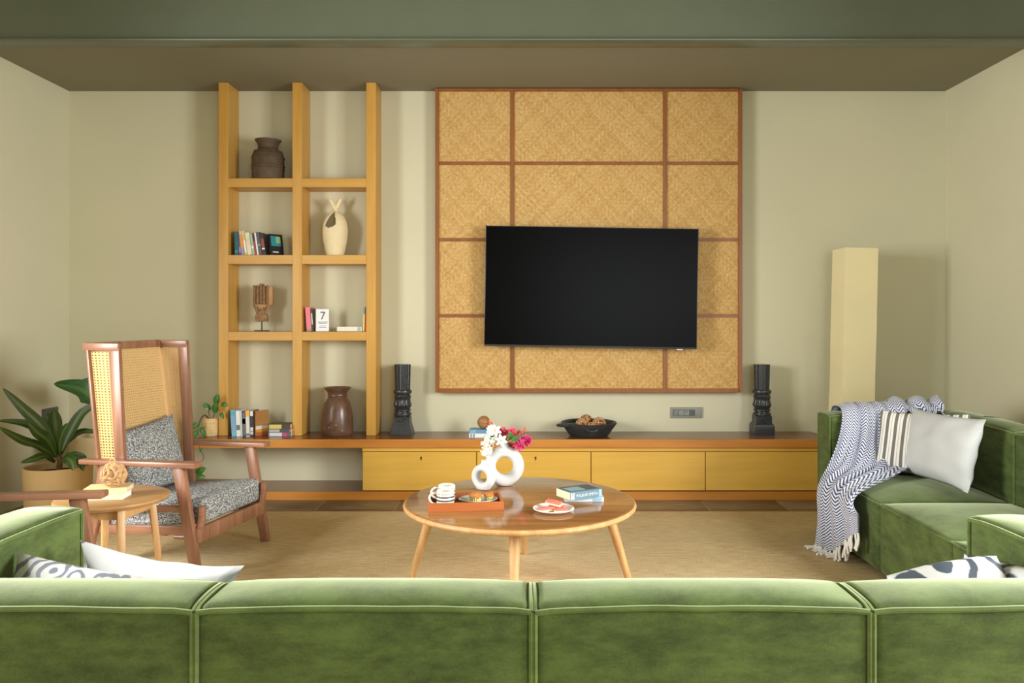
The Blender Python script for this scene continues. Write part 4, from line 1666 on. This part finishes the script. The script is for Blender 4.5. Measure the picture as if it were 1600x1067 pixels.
# ------------------------------------------------------------------ ring vases
def ring_vase(label, x, y, R, r, dep, neck_r, neck_h, rz, name='ring_vase'):
    o = thing(name, label, 'vase', (x, y, TZ), (0, 0, rz), 'white ring vases on the coffee table')
    b = B()
    seg, sg = 48, 20
    vs = []
    cr_ = R - r
    for i in range(seg):
        a = 2 * PI * i / seg
        rg = []
        for j in range(sg):
            p = 2 * PI * j / sg
            rad = cr_ + r * math.copysign(abs(math.cos(p)) ** 0.85, math.cos(p))
            v = Vector((rad * math.cos(a), dep * math.copysign(abs(math.sin(p)) ** 0.8, math.sin(p)), rad * math.sin(a) + R))
            if v.z < 0.012:
                v.z = 0.012 * 0.0 + max(0.0, v.z) * 0.4
            rg.append(b.bm.verts.new(v))
        vs.append(rg)
    for i in range(seg):
        for j in range(sg):
            b.bm.faces.new((vs[i][j], vs[(i + 1) % seg][j], vs[(i + 1) % seg][(j + 1) % sg], vs[i][(j + 1) % sg]))
    b.build('ring', M['ceramic_white'], o, angle=80)
    b = B()
    zb = 2 * R - r * 0.9
    b.lathe([(neck_r * 2.1, zb), (neck_r * 1.35, zb + r * 0.8), (neck_r, zb + r * 0.9 + neck_h * 0.35), (neck_r * 1.02, zb + r * 0.9 + neck_h * 0.8), (neck_r * 1.15, zb + r * 0.9 + neck_h),
             (neck_r * 0.85, zb + r * 0.9 + neck_h), (neck_r * 0.8, zb + r), (0, zb + r * 0.9)], 24)
    b.build('neck', M['ceramic_white'], o)
    return o


VXB, VYB = -0.100, 4.14
ring_vase('larger white ring-shaped vase holding flowers', VXB, VYB, 0.103, 0.029, 0.034, 0.020, 0.030, 0.05)
ring_vase('smaller white ring-shaped vase beside the larger one', -0.203, 4.035, 0.066, 0.019, 0.026, 0.012, 0.018, math.radians(-32))

# flowers: each stem is a thing of its own
NECK = Vector((VXB, VYB, TZ + 0.206))


def petal(b, c, d, n, L, w, curl=0.3, cup=0.2):
    """one petal from c along d with normal n"""
    d = d.normalized()
    s = d.cross(n).normalized()
    n = s.cross(d).normalized()

    def f(u, v):
        t = v
        wd = w * math.sin(PI * min(1, 0.12 + 0.80 * t)) ** 0.8
        q = (u - 0.5) * 2
        return c + d * (L * t) + s * (wd * q * 0.5) + n * (curl * L * t * t * -1 + cup * wd * q * q)
    b.surf(f, 2, 4)


def stem_to(o, head, mat='stem', r=0.0018):
    base = Vector((0, 0, 0))
    mid = base.lerp(head, 0.5) + Vector((0, 0, 0.012))
    b = B()
    b.tube(catmull([Vector((0, 0, -0.05)), base, mid, head], 5), r, 5)
    b.build('stem', M[mat], o)


def flower(label, kind, head, seed, group=None):
    o = thing('flower', label, 'flower', NECK, group=group)
    h = Vector(head) - NECK
    stem_to(o, h)
    rnd = random.Random(seed)
    if kind == 'star':
        n = Vector((0.05, -1, 0.25)).normalized()
        s = n.cross(Vector((0, 0, 1))).normalized()
        t = s.cross(n)
        b = B()
        for k in range(6):
            a = k * PI / 3 + 0.3
            petal(b, h, s * math.cos(a) + t * math.sin(a), n, 0.033, 0.017, 0.1)
        b.build('petals', M['white_petal'], o, angle=180)
        b = B()
        b.sphere(h + n * 0.004, 0.004, 2)
        b.build('centre', M['yellow'], o)
    elif kind == 'cluster':
        b = B()
        for k in range(11):
            c = h + Vector((rnd.gauss(0, 0.016), rnd.gauss(0, 0.014), rnd.gauss(0, 0.026)))
            n = Vector((rnd.uniform(-0.7, 0.5), -1, rnd.uniform(-0.4, 0.7))).normalized()
            s = n.cross(Vector((0, 0, 1))).normalized()
            t = s.cross(n)
            a0 = rnd.random() * 6
            for j in range(5):
                a = a0 + j * 2 * PI / 5
                petal(b, c, s * math.cos(a) + t * math.sin(a), n, rnd.uniform(0.014, 0.019), 0.010, 0.15)
        b.build('petals', M['white_petal'], o, angle=180)
        b = B()
        for k in range(9):
            b.sphere(h + Vector((rnd.gauss(0, 0.016), rnd.gauss(-0.004, 0.012), rnd.gauss(0, 0.026))), 0.003, 1)
        b.build('centre', M['yellow'], o)
    elif kind in ('pink', 'rose'):
        b = B()
        for k in range(46):
            v = Vector((rnd.gauss(0, 1), rnd.gauss(0, 1) - 0.3, rnd.gauss(0, 1))).normalized()
            c = h + v * 0.010
            n = (Vector((rnd.uniform(-1, 1), rnd.uniform(-1, 1), rnd.uniform(-1, 1)))).normalized()
            petal(b, c, v + n * 0.3, n, rnd.uniform(0.016, 0.026), 0.018, rnd.uniform(-0.3, 0.3), 0.35)
        b.build('petals', M[kind], o, angle=180)
    elif kind == 'sprig':
        b = B()
        d = h.normalized()
        for k in range(9):
            c = h - d * (0.006 * k) + Vector((rnd.gauss(0, 0.004), rnd.gauss(0, 0.004), rnd.gauss(0, 0.003)))
            b.sphere(c, 0.0045, 1, (1, 1, 1.3))
            petal(b, c, d + Vector((rnd.uniform(-0.8, 0.8), -0.3, rnd.uniform(-0.2, 0.6))), Vector((0, -1, 0)), 0.014, 0.007, 0.1)
        b.build('buds', M['coral'], o, angle=180)
    return o


def vpt(px, py, dd=0.0):
    return at(px, py, VYB + dd)


flower('white flower cluster highest on the left of the bouquet', 'cluster', vpt(768, 675, -0.02), 1)
flower('white flower cluster in the middle of the left side of the bouquet', 'cluster', vpt(762, 688, -0.04), 2)
flower('white flower cluster hanging lowest at the left of the bouquet', 'cluster', vpt(760, 700, -0.05), 3)
flower('white star-shaped flower at the front of the bouquet', 'star', vpt(783, 688, -0.07), 4)
flower('pale star-shaped flower at the top of the bouquet', 'star', vpt(774, 673, -0.03), 14)
flower('rose-pink flower at the top of the bouquet', 'rose', vpt(787, 675, 0.02), 5)
flower('rose-pink flower at the top centre of the bouquet', 'rose', vpt(798, 676, 0.0), 6)
flower('magenta flower at the right front of the bouquet', 'pink', vpt(812, 695, -0.04), 7)
flower('magenta flower farthest right in the bouquet', 'pink', vpt(822, 687, 0.0), 8)
flower('dark pink flower low beside the vase neck', 'rose', vpt(798, 700, 0.03), 9)
flower('coral bud sprig rising on the left of the bouquet', 'sprig', vpt(766, 659, 0.02), 10)
flower('coral bud sprig reaching right over the bouquet', 'sprig', vpt(821, 671, 0.01), 11)
flower('coral bud sprig beside the right sprig', 'sprig', vpt(812, 675, 0.03), 12)
for k, (lab, p, dr) in enumerate((('green leaf at the centre of the bouquet', vpt(800, 686, -0.05), (1, -0.2, 0.1)), ('yellow-green leaf left of the star flower', vpt(772, 686, -0.04), (-0.6, -0.3, 0.7)), ('green leaf behind the star flower', vpt(793, 683, -0.03), (0.8, -0.1, 0.5)))):
    o = thing('leaf_sprig', lab, 'leaf', NECK)
    h = p - NECK
    stem_to(o, h * 0.9)
    b = B()
    for q in range(3):
        petal(b, h, Vector(dr) + Vector((0, 0, 0.4 * (q - 1))), Vector((0, -1, 0.3)), 0.034, 0.018, 0.15)
    b.build('leaf', M['ivy'], o, angle=180)


# ------------------------------------------------------------------ armchairs
def make_chair(label, loc, rz):
    c = thing('cane_armchair', label, 'armchair', loc, (0, 0, rz), 'high-backed cane armchairs')
    W = 0.33
    W2 = 0.285
    for s in (-1, 1):
        b = B()
        b.bar((0.0, s * W, 0.0), (-0.10, s * W, 0.548), 0.034, 0.052, up=(1, 0, 0), bevel=0.006, w1=0.036, h1=0.062)
        b.build('leg', M['chair_wood'], c)
        b = B()
        b.bar((-0.665, s * (W - 0.01), 0.0), (-0.515, s * (W - 0.01), 0.548), 0.034, 0.050, up=(1, 0, 0), bevel=0.006, w1=0.036, h1=0.075)
        b.build('leg', M['chair_wood'], c)
        b = B()
        b.bar((0.012, s * W, 0.560), (-0.665, s * W, 0.556), 0.075, 0.028, bevel=0.007, w1=0.058, h1=0.026)
        b.build('armrest', M['chair_wood_x'], c)
        # seat side rails
        b = B()
        b.bar((-0.035, s * (W - 0.002), 0.338), (-0.60, s * (W - 0.002), 0.322), 0.022, 0.030, bevel=0.004)
        b.build('side_rail', M['chair_wood_x'], c)
        b = B()
        b.bar((-0.035, s * (W - 0.02), 0.225), (-0.62, s * (W - 0.02), 0.205), 0.022, 0.045, bevel=0.004)
        b.build('side_rail', M['chair_wood_x'], c)
        # upturned front lip of the seat frame
        b = B()
        pts = catmull([(0.004, s * 0.295, 0.345), (0.002, s * 0.295, 0.29), (-0.012, s * 0.295, 0.225), (-0.05, s * 0.295, 0.195), (-0.14, s * 0.295, 0.19)], 5)
        b.tube(pts, 0.024, 12, flat=0.8)
        b.build('frame_lip', M['chair_wood_x'], c)
        # wing: front post, cane panel, rear stile, top rail
        b = B()
        b.bar((-0.455, s * W2, 0.30), (-0.505, s * W2, 1.145), 0.026, 0.052, up=(1, 0, 0), bevel=0.004, w1=0.026, h1=0.062)
        b.build('wing_post', M['chair_wood'], c)
        b = B()

        def wing(u, v, s=s):
            z = 0.34 + v * 0.78
            xf = -0.47 - 0.05 * v
            xr = -0.572 - 0.096 * v
            return Vector((xf + (xr - xf) * u, s * (W2 + 0.008 * math.sin(PI * u)), z))
        b.surf(wing, 6, 8, lambda u, v: (u * 0.10, v * 0.78))
        b.build('wing_cane', M['cane'], c)
        b = B()
        b.bar((-0.574, s * (W2 + 0.011), 0.34), (-0.660, s * (W2 + 0.011), 1.13), 0.016, 0.016, up=(1, 0, 0), bevel=0.003)
        b.build('back_stile', M['chair_wood'], c)
        b = B()
        b.bar((-0.475, s * W2, 1.143), (-0.690, s * W2, 1.147), 0.030, 0.042, bevel=0.006)
        b.build('wing_top_rail', M['chair_wood_x'], c)
    b = B()
    b.bar((-0.668, -W2 - 0.01, 1.146), (-0.668, W2 + 0.01, 1.146), 0.036, 0.042, bevel=0.006)
    b.build('top_rail', M['chair_wood'], c)
    b = B()
    b.bar((-0.558, -W2, 0.345), (-0.558, W2, 0.345), 0.026, 0.040, bevel=0.004)
    b.build('bottom_rail', M['chair_wood'], c)
    b = B()

    def back(u, v):
        z = 0.355 + v * 0.78
        return Vector((-0.562 - 0.098 * v - 0.012 * math.sin(PI * u), -W2 + 2 * W2 * u, z))
    b.surf(back, 12, 10, lambda u, v: (u * 0.57, v * 0.78))
    b.build('back_cane', M['cane'], c)
    # front seat rail, curved a little downwards
    b = B()
    b.bar((-0.012, -W, 0.200), (-0.012, W, 0.200), 0.030, 0.078, bevel=0.008)
    b.build('front_rail', M['chair_wood'], c)
    b = B()
    b.bar((-0.60, -W, 0.215), (-0.60, W, 0.215), 0.026, 0.05, bevel=0.004)
    b.build('rear_rail', M['chair_wood'], c)
    b = B()
    b.soft((0, 0, 0), (0.55, 0.555, 0.130), 0.022, 0.012, 0.004, 8)
    for v in b.bm.verts:
        v.co.x -= 0.280
        v.co.z += 0.222 + 0.09 * (v.co.x + 0.29)
    b.build('seat_cushion', M['tweed'], c, angle=50)
    b = B()
    b.pillow((-0.46, -0.262, 0.345), (-0.46, 0.268, 0.345), (-0.56, 0.262, 0.735), (-0.565, -0.262, 0.685), 0.12, 16, 0.05, 0.008, 4)
    b.build('back_cushion', M['tweed'], c, angle=80)
    return c


make_chair('high-backed cane armchair with grey tweed cushions facing the coffee table', (-1.567, 4.298, 0.012), math.radians(-11.7))
make_chair('cane armchair at the left edge behind the front sofa with only its armrest showing', (-1.73, 2.99, 0.012), math.radians(5))

# ------------------------------------------------------------------ side table
STX, STY, STH = -1.913, 3.70, 0.48
st = thing('side_table', 'small round pale wooden side table beside the cane armchair', 'table', (STX, STY, 0.012))
h_ = STH - 0.012
b = B()
b.lathe([(0, h_ - 0.026), (0.225, h_ - 0.026), (0.240, h_ - 0.020), (0.247, h_ - 0.010), (0.244, h_ - 0.003), (0.236, h_), (0, h_)], 72)
b.build('table_top', M['side_top'], st)
for k in range(4):
    a = math.radians(38 + 90 * k)
    d = Vector((math.cos(a), math.sin(a), 0))
    b = B()
    b.bar(d * 0.165 + Vector((0, 0, h_ - 0.026)), d * 0.215, 0.036, 0.034, up=(d.x, d.y, 0), bevel=0.006, w1=0.024, h1=0.024)
    b.build('leg', M['table_leg'], st)
    a2 = math.radians(38 + 90 * (k + 1))
    d2 = Vector((math.cos(a2), math.sin(a2), 0))
    b = B()
    b.bar(d * 0.168 + Vector((0, 0, h_ - 0.055)), d2 * 0.168 + Vector((0, 0, h_ - 0.055)), 0.020, 0.05, bevel=0.003)
    b.build('apron', M['table_leg'], st)
sb = 3.70 / FPX
book('pale book underneath on the side table', (-1.975, 3.60, STH + 0.0125), 0.024, 0.15, 0.11, (232, 222, 196), flat_rot(math.radians(6)), pages='paper_white', group='books on the side table')
book('cream book on top on the side table', (-2.005, 3.615, STH + 0.025 + 0.0115), 0.022, 0.185, 0.115, (236, 216, 162), flat_rot(math.radians(12)), group='books on the side table')
kn = thing('rope_knot', 'pale woven rope ball with a hanging loop on the side table books', 'ornament', ((176 - VX) * 3.68 / FPX, 3.68, STH + 0.0485))
b = B()
R0 = 0.054
b.sphere((0.004, 0, R0), R0 * 0.84, 3)
b.build('core', M['rope'], kn)
rk = random.Random(21)
for k in range(13):
    R = Euler((rk.uniform(0, PI), rk.uniform(0, PI), rk.uniform(0, PI))).to_matrix()
    b = B()
    rr = R0 * (0.86 + 0.05 * (k % 3))
    b.tube([R @ Vector((rr * math.cos(q * PI / 16), rr * math.sin(q * PI / 16), 0.012 * math.sin(q * PI / 4 + k))) + Vector((0.004, 0, R0)) for q in range(32)], 0.0062, 7, closed=True)
    b.build('rope_strand', M['rope'], kn)
b = B()
b.tube([(0.012 * math.cos(q * PI / 8), 0, 2 * R0 + 0.008 + 0.012 * math.sin(q * PI / 8)) for q in range(16)], 0.0035, 6, closed=True)
b.build('loop', M['rope'], kn)


# ------------------------------------------------------------------ plants
def blade(b, pts, w, fold=0.25, n=7, up=None):
    """long leaf along pts with a folded midrib; width profile tapers to both ends"""
    P = catmull(pts, n)
    N = len(P) - 1

    def frame(i):
        t = (P[min(i + 1, N)] - P[max(i - 1, 0)]).normalized()
        u = Vector(up) if up is not None else Vector((0.1, -0.86, 0.5))
        s = t.cross(u)
        if s.length < 1e-4:
            s = t.cross(Vector((0, 1, 0)))
        s.normalize()
        return t, s, s.cross(t)

    def f(u, v):
        i = min(int(round(v * N)), N)
        t, s, nn = frame(i)
        k = v
        wd = w * max(0.02, (math.sin(PI * min(1, 0.10 + 0.90 * k)) ** 0.75)) * (0.55 + 0.45 * min(1, k * 2.2))
        q = (u - 0.5) * 2
        return P[i] + s * (wd * 0.5 * q) + nn * (fold * wd * 0.5 * abs(q))
    b.surf(f, 4, N, lambda u, v: (u, v))


def plant_pot(label, loc, R, H, matn, group):
    o = thing('plant_pot', label, 'pot', loc, group=group)
    b = B()
    b.lathe([(0, 0), (R * 0.90, 0), (R * 0.94, 0.01), (R, H - 0.012), (R * 0.995, H - 0.002), (R * 0.965, H), (R * 0.93, H - 0.008), (R * 0.92, H - 0.05), (0, H - 0.052)], 56)
    b.build('pot', M[matn], o)
    b = B()
    b.lathe([(R * 0.918, H - 0.048), (R * 0.5, H - 0.042), (0, H - 0.038)], 32)
    b.build('soil', M['soil'], o)
    return o


P1 = Vector((-2.87, 4.90, 0))
plant_pot('short cream plant pot beside the armchair', P1, 0.19, 0.40, 'pot', 'cream plant pots')
P2 = Vector((-2.98, 5.62, 0))
plant_pot('taller cream plant pot in the left corner', P2, 0.21, 0.49, 'pot_back', 'cream plant pots')

dr = thing('dracaena', 'striped green dracaena growing in the short cream pot', 'plant', P1 + Vector((0, 0, 0.36)))
b = B()
b.tube([(0, 0, -0.02), (0.01, 0, 0.06), (0.0, 0, 0.13)], 0.018, 10, r1=0.014)
b.build('trunk', M['brown_stem'], dr)
LO = P1 + Vector((0, 0, 0.36))


def L1(px, py, d):
    return at(px, py, d) - LO


leaves = [  # control points as picture positions with their own depth, width
    ([(90, 712, 4.90), (70, 672, 4.90), (38, 640, 4.86), (4, 606, 4.80)], 0.085),
    ([(90, 710, 4.90), (70, 678, 4.95), (40, 662, 4.92), (-4, 657, 4.84)], 0.070),
    ([(88, 714, 4.88), (62, 698, 4.78), (34, 688, 4.66), (-2, 667, 4.52)], 0.075),
    ([(90, 708, 4.92), (82, 672, 5.00), (76, 655, 5.06), (70, 648, 5.10)], 0.105),
    ([(92, 708, 4.92), (88, 675, 4.98), (86, 655, 5.04), (84, 640, 5.08)], 0.110),
    ([(88, 712, 4.87), (76, 690, 4.80), (58, 675, 4.72), (44, 660, 4.66)], 0.085),
    ([(92, 712, 4.88), (94, 692, 4.82), (99, 675, 4.76), (106, 661, 4.72)], 0.075),
    ([(94, 712, 4.92), (108, 680, 4.96), (130, 645, 5.00), (164, 626, 5.02)], 0.090),
    ([(95, 712, 4.92), (106, 690, 4.98), (130, 674, 5.02), (166, 678, 5.00)], 0.055),
    ([(86, 722, 4.88), (70, 713, 4.80), (52, 718, 4.74), (32, 723, 4.70)], 0.065),
    ([(94, 722, 4.86), (104, 716, 4.76), (112, 722, 4.70), (115, 735, 4.67)], 0.085),
    ([(96, 720, 4.88), (110, 714, 4.82), (124, 718, 4.80), (131, 736, 4.78)], 0.085),
    ([(96, 719, 4.90), (112, 712, 4.92), (130, 716, 4.92), (138, 738, 4.92)], 0.06),
]
for pts, w in leaves:
    b = B()
    blade(b, [L1(*p) for p in pts], w * 0.82, 0.30)
    b.build('leaf', M['leaf'], dr, angle=180)

bp = thing('broad_leaf_plant', 'tall plant with one large broad leaf in the corner pot', 'plant', P2 + Vector((0, 0, 0.445)))
LO2 = P2 + Vector((0, 0, 0.445))


def L2(px, py, d):
    return at(px, py, d) - LO2


for pts in ([(158, 690, 5.58), (155, 660, 5.56), (150, 640, 5.52), (147, 624, 5.48)], [(165, 690, 5.60), (164, 660, 5.60), (163, 635, 5.58), (166, 610, 5.56)], [(162, 690, 5.62), (161, 655, 5.64), (158, 632, 5.66), (150, 618, 5.68)]):
    b = B()
    b.tube(catmull([L2(*p) for p in pts], 5), 0.010, 8, r1=0.007)
    b.build('stalk', M['stem'], bp)
for pts, w, upv in (([(148, 632, 5.46), (140, 618, 5.42), (122, 607, 5.36), (84, 600, 5.24)], 0.16, (0.2, -0.8, 0.6)),
                    ([(150, 630, 5.52), (148, 615, 5.50), (135, 606, 5.46), (118, 606, 5.42)], 0.17, (0.3, -0.9, 0.3)),
                    ([(163, 640, 5.58), (168, 622, 5.56), (180, 612, 5.54), (196, 610, 5.52)], 0.12, (0, -0.7, 0.7))):
    b = B()
    blade(b, [L2(*p) for p in pts], w, 0.15, 8, upv)
    b.build('leaf', M['leaf2'], bp, angle=180)

# ivy pot on the left end of the worktop
ip = thing('straw_pot', 'small straw-coloured pot at the left end of the worktop', 'pot', (-2.318, 5.885, 0.4375), group='small pot of ivy')
b = B()
prof = [(0, 0), (0.050, 0), (0.053, 0.006)]
for k in range(9):
    zz1 = 0.012 + k * 0.0125
    prof += [(0.055 + 0.0012 * (k % 2), zz1), (0.0535, zz1 + 0.006)]
prof += [(0.056, 0.130), (0.050, 0.131), (0.048, 0.115), (0, 0.113)]
b.lathe(prof, 40)
b.build('pot', M['ivy_pot'], ip)
b = B()
b.lathe([(0.0478, 0.117), (0.02, 0.119), (0, 0.120)], 20)
b.build('soil', M['soil'], ip)
iv = thing('ivy', 'trailing ivy growing from the small straw pot', 'plant', (-2.318, 5.885, 0.553))
LO3 = Vector((-2.318, 5.885, 0.553))


def L3(px, py, d):
    return at(px, py, d) - LO3


vines = [[(332, 655, 5.885), (335, 645, 5.86), (338, 632, 5.83), (341, 625, 5.81)],
         [(330, 655, 5.885), (326, 645, 5.87), (328, 640, 5.86)],
         [(328, 655, 5.88), (320, 648, 5.82), (313, 655, 5.78), (310, 668, 5.76), (308, 680, 5.75)],
         [(327, 655, 5.88), (318, 650, 5.80), (310, 670, 5.66), (312, 700, 5.64), (318, 715, 5.63), (306, 735, 5.62), (310, 748, 5.61)]]
for vn in vines:
    b = B()
    b.tube(catmull([L3(*p) for p in vn], 6), 0.003, 5)
    b.build('vine', M['brown_stem'], iv)
for (px, py, d, dx, dz, s) in ((338, 632, 5.83, 0.3, 1.0, 0.075), (346, 632, 5.81, 1.0, -0.1, 0.05), (329, 640, 5.85, -0.9, 0.9, 0.06), (336, 645, 5.84, 0.2, 0.6, 0.08), (345, 645, 5.83, 0.5, -0.8, 0.045),
                               (312, 660, 5.77, -0.6, -0.6, 0.06), (314, 668, 5.76, 0.5, -0.7, 0.055), (308, 672, 5.75, -0.2, -1.0, 0.055), (319, 672, 5.77, 0.1, -1.0, 0.045),
                               (312, 705, 5.63, 0.8, 0.3, 0.03), (308, 740, 5.61, 0.8, 0.5, 0.075), (306, 745, 5.60, 0.9, 0.0, 0.07), (304, 742, 5.60, 0.1, 1.0, 0.05)):
    b = B()
    p = L3(px, py, d)
    dv = Vector((dx, -0.25, dz)).normalized()
    blade(b, [p, p + dv * s * 0.5 + Vector((0, -0.008, 0.004)), p + dv * s * 1.15], s * 0.70, 0.3, 5, (0.1, -1, 0.25))
    b.build('leaf', M['ivy'], iv, angle=180)

window('window_1', XL - 0.05, *LW)
window('window_2', XR + 0.05, *RW)
